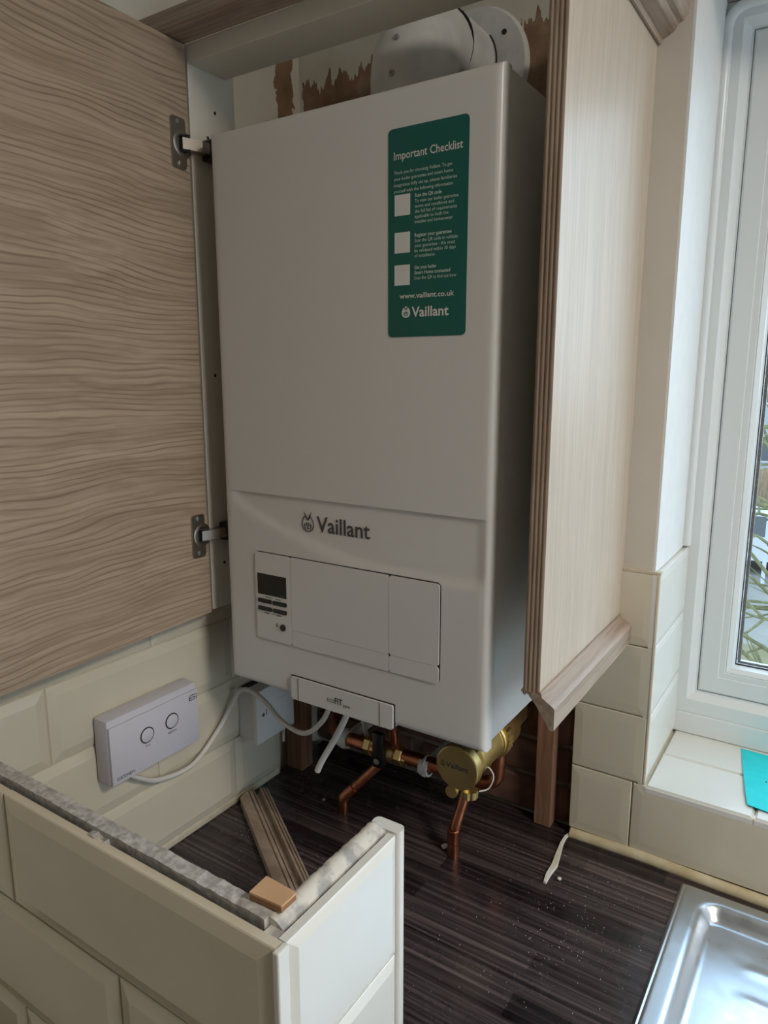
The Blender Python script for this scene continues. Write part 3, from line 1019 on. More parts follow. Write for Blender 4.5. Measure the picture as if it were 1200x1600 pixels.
# cornice along the front and along the right-hand side
cprof = [(0.0, 0.0), (0.004, -0.001), (0.006, 0.004), (0.012, 0.006), (0.020, 0.010), (0.024, 0.016), (0.030, 0.018), (0.036, 0.024), (0.036, 0.046), (0.0, 0.046)]
bm = bm_new()
yb = -0.2765
prism(bm, [(yb, 0.8115), (yb - 0.031, 0.8115), (yb - 0.0345, 0.8150), (yb - 0.0345, 0.8200), (yb - 0.0290, 0.8260), (yb - 0.0255, 0.8290), (yb - 0.0245, 0.8410), (yb, 0.8410)], 'x', -0.0995, 0.472)
obj('cornice', bm, M['woodx'], cup, smooth=25)
bm = bm_new()
prism(bm, [(0.4505, 0.7965)] + [(0.4505 + 0.9 * u, 0.7965 + 1.05 * v) for u, v in cprof[1:]] + [], 'y', -0.276, 0.0070)
obj('cornice', bm, M['woody'], cup, smooth=25)
# the opened door
AX, AY, ANG = -0.0425, -0.2775, math.radians(-3.1)
du = Vector((math.sin(math.radians(3.1)), -math.cos(math.radians(3.1)), 0))
nrm = Vector((math.cos(math.radians(3.1)), math.sin(math.radians(3.1)), 0))
bm = bm_new()
box(bm, -0.019, 0.0, -0.50, 0.0, 0.083, 0.8100, bev=0.0008)
bm.transform(Matrix.Translation((AX, AY, 0)) @ Matrix.Rotation(math.radians(3.1), 4, 'Z'))
door = obj('door', bm, M['wooddoor'], cup, label='opened oak-effect door with grain running across')


def on_door(t, out, z):
    """t metres from the hinge edge, out metres off the inner face."""
    return Vector((AX, AY, z)) + du * t + nrm * out


MD = Matrix.Translation((AX, AY, 0)) @ Matrix.Rotation(math.radians(3.1), 4, 'Z')
for zc in (0.6935, 0.1975):
    bm = bm_new()
    rrect(bm, 'x', -0.0320, -0.0085, zc - 0.0295, zc + 0.0295, 0.004, 0.0, 0.0028)
    bm.transform(MD)
    hg = obj('hinge', bm, M['steelhinge'], cup, smooth=30, label='nickel concealed hinge between door and cream upright')
    for dz in (0.024, -0.024):
        bm = bm_new()
        lathe(bm, (0.0026, -0.0205, zc + dz), (1, 0, 0), [(0, 0.0038), (0.0014, 0.0034), (0.0018, 0.002)], 12)
        bm.transform(MD)
        obj('screw', bm, M['galv'], hg)
    bm = bm_new()
    lathe(bm, (0.0, -0.0140, zc), (1, 0, 0), [(0, 0.0165), (0.0022, 0.0165), (0.0036, 0.0140), (0.0036, 0.011), (0.001, 0.010)], 28)
    bm.transform(MD)
    obj('hinge_cup', bm, M['steelhinge'], hg, smooth=40)
    bm = bm_new()
    box(bm, 0.0008, 0.0032, -0.022, -0.006, zc - 0.0105, zc + 0.0105, bev=0.001)
    for q in (-0.0085, 0.0085):
        tube(bm, [(0.003, -0.019, zc + q), (0.011, -0.010, zc + q)], 0.0018, 8, smooth=False)
    bm.transform(MD)
    obj('hinge_knuckle', bm, M['black'], hg)
    bm = bm_new()
    prism(bm, [(-0.0400, -0.2930), (-0.0350, -0.2950), (-0.0270, -0.2700), (-0.0270, -0.2300), (-0.0400, -0.2300), (-0.0400, -0.2690), (-0.0415, -0.2880)], 'z', zc - 0.0066, zc + 0.0066)
    obj('hinge_arm', bm, M['steelhinge'], hg)
    bm = one_box(-0.0420, -0.0240, -0.2580, -0.2020, zc - 0.0125, zc + 0.0125, bev=0.002)
    obj('mounting_plate', bm, M['black'], hg)

# ------------------------------------------------------------------ heating controller on the tiles
WX = -0.0722
ctl = thing('heating_controller', (WX, -0.385, -0.053), 'pale grey two-button heating controller on the left wall tiles', 'controller')
bm = one_box(WX + 0.0005, -0.0445, -0.4575, -0.3120, -0.0975, -0.0095, bev=0.003)
obj('back_box', bm, M['plastic2'], ctl, smooth=40)
bm = one_box(-0.0455, -0.0410, -0.4565, -0.3130, -0.0965, -0.0185, bev=0.0012)
obj('cover', bm, M['plastic2'], ctl, smooth=40)
for yb_, zb_ in ((-0.4010, -0.0500), (-0.3600, -0.0475)):
    bm = bm_new(); lathe(bm, (-0.0412, yb_, zb_), (1, 0, 0), [(0, 0.0110), (0.0006, 0.0110), (0.0006, 0.0098)], 32)
    rg = obj('button', bm, M['black'], ctl)
    bm = bm_new(); lathe(bm, (-0.0412, yb_, zb_), (1, 0, 0), [(0, 0.0094), (0.0012, 0.0094), (0.0018, 0.0082)], 32)
    obj('button_cap', bm, M['plastic2'], rg, smooth=40)
bm = bm_new()
FXc = -0.0410
text_into(bm, 'SYS', (FXc, -0.4045, -0.0660), 0.0026, 'right', width=0.0072, bold=0.01)
obj('lettering', bm, M['ink'], ctl)
bm = bm_new()
text_into(bm, 'MANUAL', (FXc, -0.3672, -0.0640), 0.0026, 'right', width=0.0145, bold=0.01)
obj('lettering', bm, M['ink'], ctl)
bm = bm_new()
text_into(bm, 'ESRTD4RF+', (FXc, -0.4500, -0.0915), 0.0040, 'right', width=0.0275, bold=0.01)
obj('lettering', bm, M['ink'], ctl)
bm = bm_new()
g = lambda pts: flat(bm, pts, 'right', (FXc, -0.3290, -0.0320), 0.0100)
g([(0, 0), (1.05, 0), (1.05, .12), (0, .12)]); g([(0, .33), (1.05, .33), (1.05, .45), (0, .45)]); g([(0.15, .66), (1.2, .66), (1.2, .78), (0.15, .78)])
g([(0, .12), (.14, .12), (.14, .66), (0, .66)]); g([(1.0, .12), (1.14, .12), (1.14, .33), (1.0, .33)]); g([(1.26, 0), (1.38, 0), (1.38, .50), (1.26, .50)]); g([(1.26, .62), (1.38, .62), (1.38, .78), (1.26, .78)])
obj('emblem', bm, M['ink'], ctl)

# fused spur switch at the end of the tiling
sw = thing('fused_switch', (WX, -0.165, -0.108), 'white fused switch box on the tiles below the boiler corner', 'switch')
obj('back_box', one_box(WX + 0.0005, -0.0405, -0.2060, -0.1230, -0.1490, -0.0660, bev=0.002), M['plastic'], sw, smooth=40)
fpw = obj('faceplate', one_box(-0.0400, -0.0300, -0.2085, -0.1215, -0.1515, -0.0645, bev=0.002), M['plastic'], sw, smooth=40)
obj('fuse_carrier', one_box(-0.0310, -0.0288, -0.1620, -0.1400, -0.1250, -0.0920, bev=0.0007), M['plastic'], sw)
for yy, zz in ((-0.1940, -0.1060), (-0.1290, -0.0860)):
    bm = bm_new(); lathe(bm, (-0.0302, yy, zz), (1, 0, 0), [(0, 0.0028), (0.0005, 0.0028)], 14)
    obj('screw', bm, M['ink'], sw)
obj('rocker_mark', one_box(-0.0302, -0.0297, -0.1875, -0.1863, -0.1085, -0.0980), M['ink'], sw)
obj('top_slot', one_box(-0.0690, -0.0560, -0.2020, -0.1750, -0.0665, -0.0655), M['dark'], sw)

# ------------------------------------------------------------------ cables
def cable(name, pts, r, label):
    bm = bm_new()
    tube(bm, pts, r, 12, 8)
    return tag(obj(name, bm, M['cable'], smooth=60), label, 'cable')


cable('controller_cable', [(-0.058, -0.420, -0.1020), (-0.0605, -0.402, -0.118), (-0.0645, -0.367, -0.139), (-0.0650, -0.309, -0.1455), (-0.0640, -0.258, -0.114), (-0.0600, -0.228, -0.079),
                           (-0.0520, -0.2190, -0.0605), (-0.0280, -0.2170, -0.0580), (0.006, -0.2230, -0.0660), (0.045, -0.2350, -0.0780), (0.095, -0.2480, -0.0760), (0.130, -0.2560, -0.0500), (0.150, -0.2580, -0.018), (0.158, -0.2560, 0.0270)], 0.0035,
      'white cable looping from the wall controller up to the boiler')
cable('loose_cable', [(0.180, -0.250, 0.027), (0.177, -0.252, -0.015), (0.160, -0.254, -0.055), (0.135, -0.256, -0.100), (0.126, -0.256, -0.119)], 0.0043, 'white cable end hanging free below the boiler name flap')
cable('boiler_flex', [(0.085, -0.120, -0.002), (0.092, -0.120, -0.040), (0.100, -0.115, -0.085), (0.098, -0.100, -0.140), (0.075, -0.050, -0.185), (0.050, -0.010, -0.200)], 0.0040, 'thin white flex curving down behind the loose cable end')
cable('switch_flex', [(-0.0735, -0.1020, -0.125), (-0.0735, -0.1010, -0.175), (-0.0740, -0.1010, -0.205)], 0.0030, 'short white flex at the cut edge of the left tiles')

# ------------------------------------------------------------------ timbers under the cupboard
tag(obj('wall_batten', one_box(0.3420, 0.3680, -0.0020, 0.0190, ZT, 0.300, bev=0.001), M['timber']), 'rough brown timber batten standing at the right behind the pipes', 'batten')
tag(obj('wall_batten', one_box(-0.0815, -0.0475, -0.0850, -0.0550, ZT, 0.050, bev=0.001), M['timber']), 'dark timber batten in the left corner behind the switch', 'batten')

# ------------------------------------------------------------------ copper and brass below the boiler
def pipe(name, pts, r, label, rad=0.022, mat='copper', cat='pipe'):
    t_ = thing(name, pts[0], label, cat)
    bm = bm_new()
    tube(bm, bent(pts, rad), r, 16, smooth=False)
    obj('tube', bm, M[mat], t_, smooth=50)
    return t_


p1 = pipe('copper_pipe', [(0.274, -0.135, ZT), (0.274, -0.135, -0.226), (0.279, -0.118, -0.190), (0.283, -0.105, -0.150), (0.283, -0.105, -0.128)], 0.0078, 'copper pipe dropping from the brass filter into the worktop', 0.02)
bm = bm_new(); lathe(bm, (0.274, -0.135, ZT), (0, 0, 1), [(0, 0.0087), (0.018, 0.0087), (0.0185, 0.0079)], 18)
obj('coupling', bm, M['copper'], p1, smooth=40)
bm = bm_new(); lathe(bm, (0.274, -0.135, ZT + 0.0195), (0, 0, 1), [(0, 0.0090), (0.020, 0.0090), (0.021, 0.0079)], 18)
obj('coupling', bm, M['copper'], p1, smooth=40)
p2 = pipe('copper_pipe', [(0.082, -0.139, ZT), (0.082, -0.139, -0.238), (0.132, -0.108, -0.178), (0.135, -0.106, -0.165)], 0.0078, 'copper pipe bending from the worktop up to the black valve', 0.022)
bm = bm_new(); tube(bm, bent([(0.082, -0.139, -0.252), (0.082, -0.139, -0.238), (0.097, -0.130, -0.220)], 0.016), 0.0092, 16, smooth=False)
obj('elbow_fitting', bm, M['copper'], p2, smooth=50)
PY, PZ = -0.110, -0.155
p3 = pipe('copper_pipe', [(0.000, -0.020, PZ - 0.01), (0.010, -0.070, PZ), (0.052, PY, PZ), (0.262, PY, PZ + 0.006)], 0.0110, 'thick copper pipe running level below the boiler', 0.03)
for xa in (0.1055, 0.1620):
    bm = bm_new(); lathe(bm, (xa, PY, PZ + 0.002), (1, 0, 0), [(0, 0.0125), (0.002, 0.0142), (0.012, 0.0142), (0.013, 0.0122), (0.020, 0.0122)], 6)
    obj('compression_nut', bm, M['brass'], p3)
p4 = pipe('copper_pipe', [(0.158, -0.150, 0.026), (0.158, -0.150, -0.060), (0.158, -0.115, -0.100), (0.158, -0.108, -0.142)], 0.0075, 'copper pipe coming down from the boiler onto the level pipe', 0.02)
p5 = pipe('copper_pipe', [(0.262, -0.070, -0.184), (0.306, -0.062, -0.176), (0.3075, -0.060, -0.1195)], 0.0100, 'short copper elbow turning up into the back of the brass filter', 0.016)
vl = thing('isolating_valve', (0.140, PY, PZ), 'black-handled isolating valve on the level copper pipe', 'valve')
bm = bm_new(); lathe(bm, (0.124, PY, PZ + 0.002), (1, 0, 0), [(0, 0.0120), (0.006, 0.0150), (0.028, 0.0150), (0.036, 0.0120)], 16)
obj('body', bm, M['brass'], vl, smooth=40)
bm = one_box(0.1320, 0.1520, PY - 0.026, PY - 0.014, PZ - 0.016, PZ + 0.042, bev=0.005)
hd = obj('handle', bm, M['black'], vl, smooth=40)
bm = bm_new(); lathe(bm, (0.1420, PY - 0.0255, PZ - 0.004), (0, -1, 0), [(0, 0.0050), (0.0012, 0.0046), (0.002, 0.003)], 14)
obj('screw', bm, M['galv'], hd)
for k, xa in enumerate((0.066, 0.214)):
    c_ = thing('pipe_clip', (xa, PY, PZ), ('white plastic pipe clip near the left end of the level pipe', 'white plastic pipe clip beside the brass filter')[k], 'pipe clip')
    bm = bm_new()
    tube(bm, [(xa, PY + 0.0135 * math.cos(math.radians(a)), PZ + 0.0135 * math.sin(math.radians(a))) for a in range(-150, 151, 20)], 0.0030, 6, 2)
    lathe(bm, (xa - 0.007, PY, PZ), (1, 0, 0), [(0, 0.0112), (0, 0.0148), (0.014, 0.0148), (0.014, 0.0112)], 20, close=False)
    obj('ring', bm, M['plastic'], c_, smooth=40)
    obj('foot', one_box(xa - 0.006, xa + 0.006, PY + 0.013, 0.021, PZ - 0.006, PZ + 0.006), M['plastic'], c_)

# brass magnetic filter
FCX, FCZ, FY = 0.3045, -0.0905, -0.190
fl = thing('brass_filter', (FCX, -0.12, FCZ), 'brass pipe filter with engraved round cap under the boiler', 'filter')
bm = bm_new()
lathe(bm, (FCX, FY, FCZ), (0, 1, 0), [(0, 0.0290), (0.0012, 0.0305), (0.014, 0.0305)], 40)
cap = obj('cap', bm, M['brass'], fl, smooth=30)
bm = bm_new()
lathe(bm, (FCX, FY + 0.014, FCZ), (0, 1, 0), [(0, 0.0300), (0.016, 0.0275)], 8)
lathe(bm, (FCX, FY + 0.028, FCZ), (0, 1, 0), [(0, 0.0270), (0.062, 0.0270)], 32)
obj('body', bm, M['brass'], fl, smooth=30)
bm = bm_new()
lathe(bm, (FCX, FY + 0.088, FCZ), (0, 1, 0), [(0, 0.0255), (0.001, 0.0290), (0.004, 0.0300), (0.005, 0.0270), (0.009, 0.0270)], 36)
obj('groove_ring', bm, M['brass'], fl, smooth=25)
bm = bm_new()
K = 60
prof = []
for i in range(K):
    r_ = 0.0325 if i % 2 else 0.0308
    prof.append((FCX + r_ * math.cos(2 * math.pi * i / K), FCZ + r_ * math.sin(2 * math.pi * i / K)))
prism(bm, prof, 'y', FY + 0.097, FY + 0.112)
obj('knurled_collar', bm, M['brass'], fl)
bm = bm_new()
lathe(bm, (FCX, FY + 0.110, FCZ), (0, 1, 0), [(0, 0.0285), (0.035, 0.0285), (0.040, 0.0250), (0.060, 0.0200), (0.095, 0.0180)], 32)
obj('tail', bm, M['brass'], fl, smooth=40)
bm = bm_new()
hare_emblem(bm, 'front', (FCX - 0.0200, FY - 0.0002, FCZ + 0.002), 0.0085)
text_into(bm, 'Vaillant', (FCX - 0.0155, FY - 0.0002, FCZ - 0.0010), 0.0070, 'front', width=0.0330, bold=0.015)
obj('lettering', bm, M['ink'], cap)
dv = thing('drain_cock', (FCX, FY + 0.03, FCZ - 0.03), 'small brass drain cock hanging below the filter cap', 'drain cock')
bm = bm_new()
lathe(bm, (FCX + 0.000, FY + 0.022, FCZ - 0.026), (0, 0, -1), [(0, 0.0070), (0.012, 0.0070)], 14)
lathe(bm, (FCX - 0.008, FY + 0.001, FCZ - 0.0370), (0, 1, 0), [(0, 0.0040), (0.0, 0.0085), (0.006, 0.0085), (0.012, 0.006), (0.024, 0.006)], 18)
obj('body', bm, M['brass'], dv, smooth=35)
bm = bm_new()
prof = [(FCX + 0.009 + (0.0118 if i % 2 else 0.0105) * math.cos(2 * math.pi * i / 24), FY + 0.021 + (0.0118 if i % 2 else 0.0105) * math.sin(2 * math.pi * i / 24)) for i in range(24)]
prism(bm, prof, 'z', FCZ - 0.0480, FCZ - 0.0380)
obj('knurled_cap', bm, M['brass'], dv)
bm = bm_new(); tube(bm, [(FCX + 0.019, FY + 0.030, FCZ - 0.042), (FCX + 0.028, FY + 0.040, FCZ - 0.040), (FCX + 0.032, FY + 0.046, FCZ - 0.026), (FCX + 0.026, FY + 0.048, FCZ - 0.016), (FCX + 0.016, FY + 0.05, FCZ - 0.015)], 0.0009, 6, 6)
obj('retaining_strap', bm, M['plastic'], dv, smooth=60)

# ------------------------------------------------------------------ the tiled stub wall in front
pt = tag(bpy.data.objects.new('wall_partition', None), 'low tiled stub wall standing on the worktop in front', kind='structure')
COL.objects.link(pt)
pt.location = (0.17, -0.66, ZT); pt['_at'] = [0.17, -0.66, ZT]
bm = bm_new()
N = 90
up, lo = [], []
for i in range(N + 1):
    x = -0.083 + (0.408 + 0.083) * i / N
    up.append((x, 0.0700 + rnd.uniform(-0.0006, 0.0005)))
prism(bm, [(-0.083, ZT)] + up + [(0.408, ZT)], 'y', -0.6600, -0.6480)
obj('plasterboard', bm, M['board'], pt)
bm = bm_new()
prism(bm, [(-0.083, ZT)] + [(p[0], 0.0590 + rnd.uniform(-0.003, 0.002)) for p in up] + [(0.412, ZT)], 'y', -0.6640, -0.6600)
obj('adhesive', bm, M['adhesive'], pt)
bm = bm_new()
prism(bm, [(0.228, 0.052), (0.229, 0.0655), (0.236, 0.0672), (0.243, 0.0640), (0.249, 0.0660), (0.252, 0.052)], 'y', -0.6662, -0.6590)
obj('adhesive_dab', bm, M['board'], pt)
bm = bm_new()
sec = []
NY2 = 40
ringsv = []
for j in range(NY2 + 1):
    y = -0.656 + (0.656 - 0.5270) * j / NY2
    w = rnd.uniform(-0.0004, 0.0004)
    z = 0.0700 + rnd.uniform(-0.0004, 0.0004) - (0.004 * ss(0.9, 1.0, j / NY2))
    ringsv.append([bm.verts.new(c) for c in ((0.4040, y, ZT), (0.4040, y, z - 0.006), (0.4062 + w, y, z - 0.0012), (0.4100 + w, y, z), (0.4150 + w, y, z - 0.001), (0.4200, y, z - 0.005), (0.4200, y, ZT))])
for A, B in zip(ringsv, ringsv[1:]):
    for i in range(7):
        bm.faces.new((A[i], A[(i + 1) % 7], B[(i + 1) % 7], B[i]))
bm.faces.new(ringsv[0]); bm.faces.new(ringsv[-1][::-1])
obj('end_filler', bm, M['filler'], pt, smooth=50)
obj('adhesive', one_box(0.4200, 0.4225, -0.664, -0.5350, ZT, 0.0610), M['adhesive'], pt)
bm = bm_new()
rrect(bm, 'z', 0.4045, 0.4315, -0.5350, -0.5235, 0.0045, ZT, 0.0665)
obj('end_bead', bm, M['tilew'], pt, smooth=40)
zr = ((-0.0395, 0.0665), (-0.1465, -0.0395), (-0.2535, -0.1465))
fj = {0: (-0.083, -0.180 + 0.0, 0.121, 0.4295), 1: (-0.083, -0.040, 0.2635, 0.4295)}
for k, (za, zb) in enumerate(zr):
    J = (-0.083, 0.121, 0.4275) if k % 2 == 0 else (-0.083, -0.040, 0.2635, 0.4275)
    for a, b_ in zip(J, J[1:]):
        tile(pt, 'front', a, b_, za, zb, -0.6642, th=0.010)
    tile(pt, 'right', -0.6640, -0.5355, za, zb, 0.4226, 'tilew', th=0.0095, bev=0.008)
obj('corner_filler', one_box(0.4100, 0.4290, -0.6695, -0.6560, ZT, 0.0642), M['filler'], pt)
obj('corner_bead', one_box(0.4268, 0.4320, -0.6742, -0.6634, ZT, 0.0660, bev=0.0012), M['tilew'], pt)

# ------------------------------------------------------------------ loose things on the worktop
d_ = Vector((0.205, -0.136, 0)).normalized()
perp = Vector((-d_.y, d_.x, 0))
start = Vector((-0.0655, -0.2160, ZT + 0.0005))
pr_ = [(0.0, 0.0), (0.046, 0.0), (0.046, 0.015), (0.0440, 0.0195), (0.0420, 0.0200), (0.0408, 0.0165), (0.0396, 0.0205), (0.0374, 0.0215), (0.0362, 0.0175), (0.0350, 0.0220), (0.0322, 0.0220),
       (0.0305, 0.0115), (0.0250, 0.0105), (0.0238, 0.0185), (0.0215, 0.0198), (0.0205, 0.0165), (0.0195, 0.0202), (0.0150, 0.0212), (0.0138, 0.0180), (0.0126, 0.0212), (0.0105, 0.0205), (0.0030, 0.0160), (0.0, 0.0130)]
bm = bm_new()
A = [bm.verts.new(start + perp * u + Vector((0, 0, v))) for u, v in pr_]
B = [bm.verts.new(start + d_ * 0.30 + perp * u + Vector((0, 0, v))) for u, v in pr_]
for i in range(len(pr_)):
    k = (i + 1) % len(pr_)
    bm.faces.new((A[i], A[k], B[k], B[i]))
bm.faces.new(A[::-1]); bm.faces.new(B)
tag(obj('cornice_offcut', bm, M['woodoff'], smooth=15), 'grooved oak-effect cornice offcut lying on the worktop behind the stub wall', 'moulding')

oc = thing('wood_offcut', (0.405, -0.651, 0.072), 'small pale plywood offcut lying on the stub wall corner', 'offcut')
bm = bm_new()
pp = [(0.3885, -0.6530), (0.4150, -0.6510), (0.4150, -0.6360), (0.3875, -0.6350)]
prism(bm, pp, 'z', 0.0752, 0.0768)
obj('face_ply', bm, M['plyblock'], oc)
bm = bm_new(); prism(bm, [(p[0] * 0.98 + 0.0081, p[1] * 0.98 - 0.01303) for p in pp], 'z', 0.0712, 0.0752)
obj('core_ply', bm, M['plyedge'], oc)

# strip of loose sealant pulled off the tiles
bm = bm_new()
cl = [(0.3985, 0.0000), (0.3960, -0.012), (0.3965, -0.030), (0.4005, -0.058), (0.4040, -0.080), (0.4035, -0.102), (0.4055, -0.121)]
wd = [0.0045, 0.004, 0.0055, 0.0085, 0.0095, 0.0075, 0.0045]
A, B, C_, D_ = [], [], [], []
for (x, y), w in zip(cl, wd):
    A.append(bm.verts.new((x - w / 2, y, ZT + 0.0002))); B.append(bm.verts.new((x - w / 3, y, ZT + 0.0038)))
    C_.append(bm.verts.new((x + w / 3, y, ZT + 0.0034))); D_.append(bm.verts.new((x + w / 2, y, ZT + 0.0002)))
for i in range(len(cl) - 1):
    for P_, Q_ in ((A, B), (B, C_), (C_, D_), (D_, A)):
        bm.faces.new((P_[i], P_[i + 1], Q_[i + 1], Q_[i]))
bm.faces.new((A[0], B[0], C_[0], D_[0])); bm.faces.new((A[-1], B[-1], C_[-1], D_[-1]))
tag(obj('sealant_strip', bm, M['silwhite'], smooth=50), 'peeled strip of white sealant lying on the worktop near the batten', 'sealant')


def crumb(name, x, y, r, label, mat='silwhite', sq=(1, 1, 0.7)):
    bm = bm_new()
    bmesh.ops.create_icosphere(bm, subdivisions=2, radius=r)
    for v in bm.verts:
        v.co = Vector((v.co.x * sq[0], v.co.y * sq[1], v.co.z * sq[2])) * (1 + rnd.uniform(-0.15, 0.15))
    zmin = min(v.co.z for v in bm.verts)
    bmesh.ops.translate(bm, verts=bm.verts, vec=(x, y, ZT - zmin))
    return tag(obj(name, bm, M[mat], smooth=60), label, 'debris')


crumb('plastic_plug', 0.2575, -0.131, 0.0052, 'small white plug beside the foot of the filter pipe', 'plastic')
crumb('plaster_chip', 0.038, -0.133, 0.0028, 'tiny white chip left of the bent copper pipe foot', 'plastic')
crumb('sealant_crumb', 0.4195, -0.103, 0.0030, 'crumb of white sealant right of the peeled strip')
bm = bm_new()
for k in range(210):
    x, y = (rnd.gauss(0.46, 0.04), rnd.gauss(-0.20, 0.06)) if k % 3 else (rnd.uniform(0.30, 0.55), rnd.uniform(-0.36, -0.03))
    if k % 9 == 0:
        x, y = rnd.gauss(0.0, 0.03), rnd.gauss(-0.27, 0.025)
    if not (-0.06 < x < 0.555 and -0.40 < y < -0.01):
        continue
    r = rnd.uniform(0.00022, 0.00055)
    vs = bmesh.ops.create_icosphere(bm, subdivisions=1, radius=r)['verts']
    bmesh.ops.translate(bm, verts=vs, vec=(x, y, ZT + r * 0.8))
tag(obj('plaster_crumbs', bm, M['white']), 'fine white crumbs scattered over the dark worktop', 'debris', kind='stuff')

# cyan paper on the sill, one corner hanging over the edge
pc = thing('paper_note', (0.66, 0.07, -0.1465), 'cyan paper note lying on the window sill tiles', 'paper')
bm = bm_new()
P0 = [(0.5975, 0.183), (0.6045, 0.140), (0.6125, 0.090), (0.6195, 0.050), (0.6250, 0.023)]
P1 = [(0.750, 0.170), (0.757, 0.130), (0.765, 0.080), (0.772, 0.040), (0.777, 0.008)]
NN = 8
g_ = []
for i in range(5):
    row = []
    for j in range(NN + 1):
        t = j / NN
        x = P0[i][0] * (1 - t) + P1[i][0] * t
        y = P0[i][1] * (1 - t) + P1[i][1] * t
        z = -0.1462 + 0.003 * math.sin(2.2 * t + i * 0.5) ** 2
        if y > 0.183:
            y = 0.183
        row.append((x, y, z))
    g_.append(row)
top = [[bm.verts.new(p) for p in r] for r in g_]
bot = [[bm.verts.new((p[0], p[1], p[2] - 0.0003)) for p in r] for r in g_]
for i in range(4):
    for j in range(NN):
        bm.faces.new((top[i][j], top[i][j + 1], top[i + 1][j + 1], top[i + 1][j]))
        bm.faces.new((bot[i][j], bot[i + 1][j], bot[i + 1][j + 1], bot[i][j + 1]))
obj('sheet', bm, M['paper'], pc, smooth=60)
bm = bm_new()
for x, y, r in ((0.640, 0.095, 0.0012), (0.655, 0.108, 0.0007), (0.647, 0.118, 0.0005)):
    lathe(bm, (x, y, -0.1440), (0, 0, 1), [(-0.002, r), (0.0012, r)], 8)
obj('ink_spots', bm, M['ink'], pc)

# ------------------------------------------------------------------ outdoors, a storey below
ZG = -4.3
structure('ground', one_box(-60, 80, 0.6, 120, ZG - 0.2, ZG), M['tarmac'], 'pale paved yard seen below the window')
tag(obj('lawn', one_box(-20, 12, 5.0, 12.5, ZG, ZG + 0.04), M['lawn']), 'strip of dry grass below the window', kind='structure')


def house(x, y, w, dp, h, label, col):
    t_ = thing('house', (x, y, ZG), label, 'house')
    wl_ = obj('wall', one_box(x - w / 2, x + w / 2, y, y + dp, ZG, ZG + h), M[col], t_)
    bm = bm_new()
    prism(bm, [(y - 0.4, ZG + h), (y + dp + 0.4, ZG + h), (y + dp / 2, ZG + h + 2.2)], 'x', x - w / 2 - 0.3, x + w / 2 + 0.3)
    obj('roof', bm, M['redroof'], t_)
    for i in range(int(w // 2)):
        for zz in (0.9, 3.4):
            xx = x - w / 2 + 1.0 + i * 2.0
            if zz + 1.3 > h:
                continue
            f_ = obj('window', one_box(xx - 0.5, xx + 0.5, y - 0.05, y + 0.02, ZG + zz, ZG + zz + 1.2), M['carwhite'], t_)
            obj('pane', one_box(xx - 0.42, xx + 0.42, y - 0.06, y, ZG + zz + 0.08, ZG + zz + 1.12), M['carglass'], f_)
    return t_


house(-6.0, 34, 11, 8, 5.2, 'pale rendered house with dark windows beyond the fence', 'render')
house(8.0, 52, 14, 8, 5.2, 'second pale house standing farther off', 'render')

fn = thing('board_fence', (-4, 24, ZG), 'tan upright-board fence across the far side of the yard', 'fence')
bm = bm_new(); box(bm, 0, 0.19, 0, 0.03, 0, 1.8)
me = None
for k in range(70):
    x = -11 + k * 0.2
    if me is None:
        o = obj('board', bm, M['fence'], fn, loc=(x, 24, ZG))
        me = o.data
    else:
        obj('board', None, None, fn, mesh=me, loc=(x, 24 + rnd.uniform(-0.01, 0.01), ZG + rnd.uniform(-0.02, 0.02)))


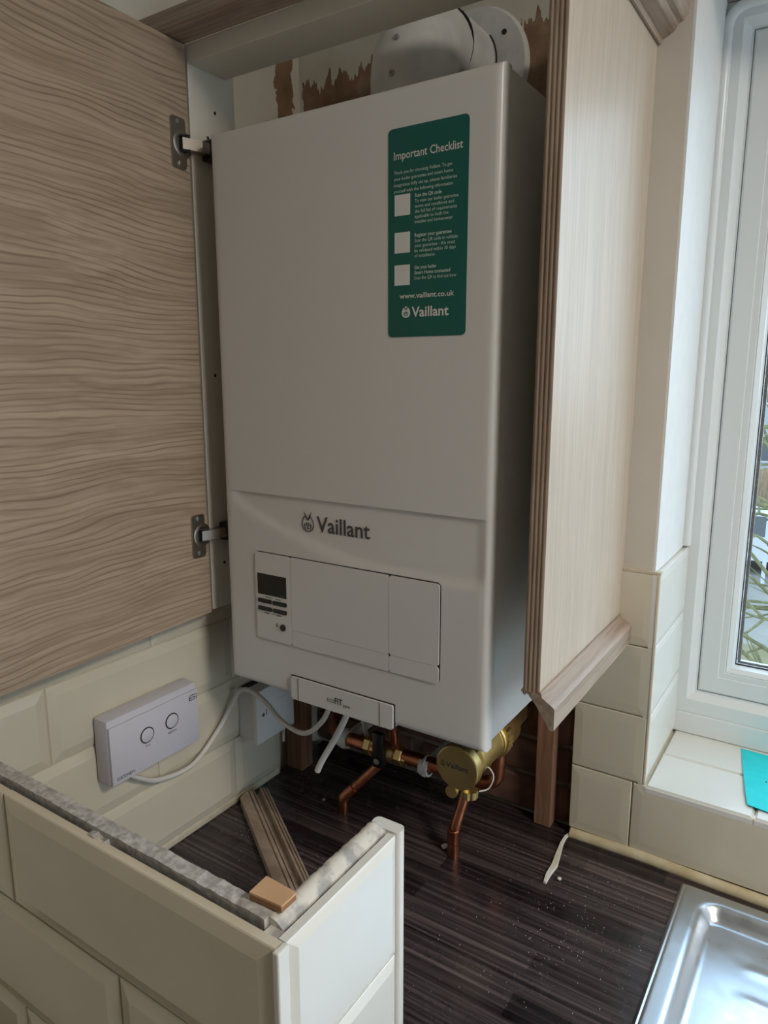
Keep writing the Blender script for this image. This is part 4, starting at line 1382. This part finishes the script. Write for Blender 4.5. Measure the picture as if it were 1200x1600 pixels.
def car(x, y, label, name='car', h=1.45, length=4.2):
    t_ = thing(name, (x, y, ZG), label, 'car')
    L2, W2 = length / 2, 0.88
    bm = bm_new()
    prism(bm, [(x - L2, ZG + 0.35), (x + L2, ZG + 0.35), (x + L2, ZG + 0.75), (x + L2 * 0.55, ZG + 0.92), (x - L2 * 0.9, ZG + 0.95), (x - L2, ZG + 0.8)], 'y', y - W2, y + W2)
    obj('body', bm, M['carwhite'], t_)
    bm = bm_new()
    prism(bm, [(x - L2 * 0.9, ZG + 0.93), (x + L2 * 0.5, ZG + 0.93), (x + L2 * 0.15, ZG + h - 0.03), (x - L2 * 0.7, ZG + h - 0.03)], 'y', y - W2 + 0.06, y + W2 - 0.06)
    obj('glasshouse', bm, M['carglass'], t_)
    bm = bm_new()
    prism(bm, [(x - L2 * 0.72, ZG + h - 0.04), (x + L2 * 0.17, ZG + h - 0.04), (x + L2 * 0.13, ZG + h + 0.02), (x - L2 * 0.68, ZG + h + 0.02)], 'y', y - W2 + 0.05, y + W2 - 0.05)
    obj('roof', bm, M['carwhite'], t_)
    for sx_ in (-0.62, 0.62):
        for sy_ in (-1, 1):
            bm = bm_new(); lathe(bm, (x + L2 * sx_, y + sy_ * (W2 - 0.08) - 0.1, ZG + 0.32), (0, 1, 0), [(0, 0.32), (0.2, 0.32)], 18)
            obj('wheel', bm, M['tyre'], t_)


car(-1.2, 18.5, 'white car parked nearer the tree below the window')
car(-2.6, 21.5, 'white van parked in front of the tan fence', 'van', 2.1, 4.8)
tag(obj('marker_post', one_box(-0.75, -0.67, 16.6, 16.68, ZG, ZG + 1.5, bev=0.01), M['carwhite']), 'thin white post standing in the yard', 'post')

tr = thing('bare_tree', (1.2, 6.5, ZG), 'bare olive-barked tree in front of the window', 'tree')
bm = bm_new()
tube(bm, [(1.2, 6.5, ZG), (1.1, 6.5, ZG + 2.0), (0.9, 6.55, ZG + 3.4), (1.0, 6.5, ZG + 4.6), (1.1, 6.6, ZG + 6.0)], lambda t: 0.14 * (1 - 0.75 * t) + 0.01, 8, 5)
obj('trunk', bm, M['bark'], tr, smooth=60)
rb = random.Random(21)
for k in range(30):
    z0 = ZG + 1.2 + 3.9 * k / 30
    a = rb.uniform(0, 2 * math.pi) if k % 3 == 0 else rb.uniform(math.pi * 0.75, math.pi * 1.25)
    p0 = Vector((1.05, 6.5, z0))
    dr = Vector((math.cos(a), math.sin(a) * 0.8, rb.uniform(-0.05, 0.65)))
    ln = rb.uniform(1.0, 2.3)
    bm = bm_new()
    q = [p0]
    for s_ in range(1, 5):
        q.append(p0 + dr * ln * s_ / 4 + Vector((rb.uniform(-.1, .1), rb.uniform(-.1, .1), rb.uniform(-.08, .10))) * s_ * 0.5)
    tube(bm, q, lambda t: 0.030 * (1 - t) + 0.006, 6, 3)
    for s_ in (1, 2, 3, 4):
        for _ in range(2):
            e_ = q[s_] + Vector((dr.x * 0.4 + rb.uniform(-.4, .4), rb.uniform(-.4, .4), rb.uniform(-.3, .5))) * rb.uniform(0.5, 1.2)
            tube(bm, [q[s_], (q[s_] + e_) / 2 + Vector((0, 0, rb.uniform(-.06, .06))), e_], lambda t: 0.012 * (1 - t) + 0.003, 5, 2)
    obj('branch', bm, M['bark'], tr, smooth=60)

bpy.context.view_layer.update()
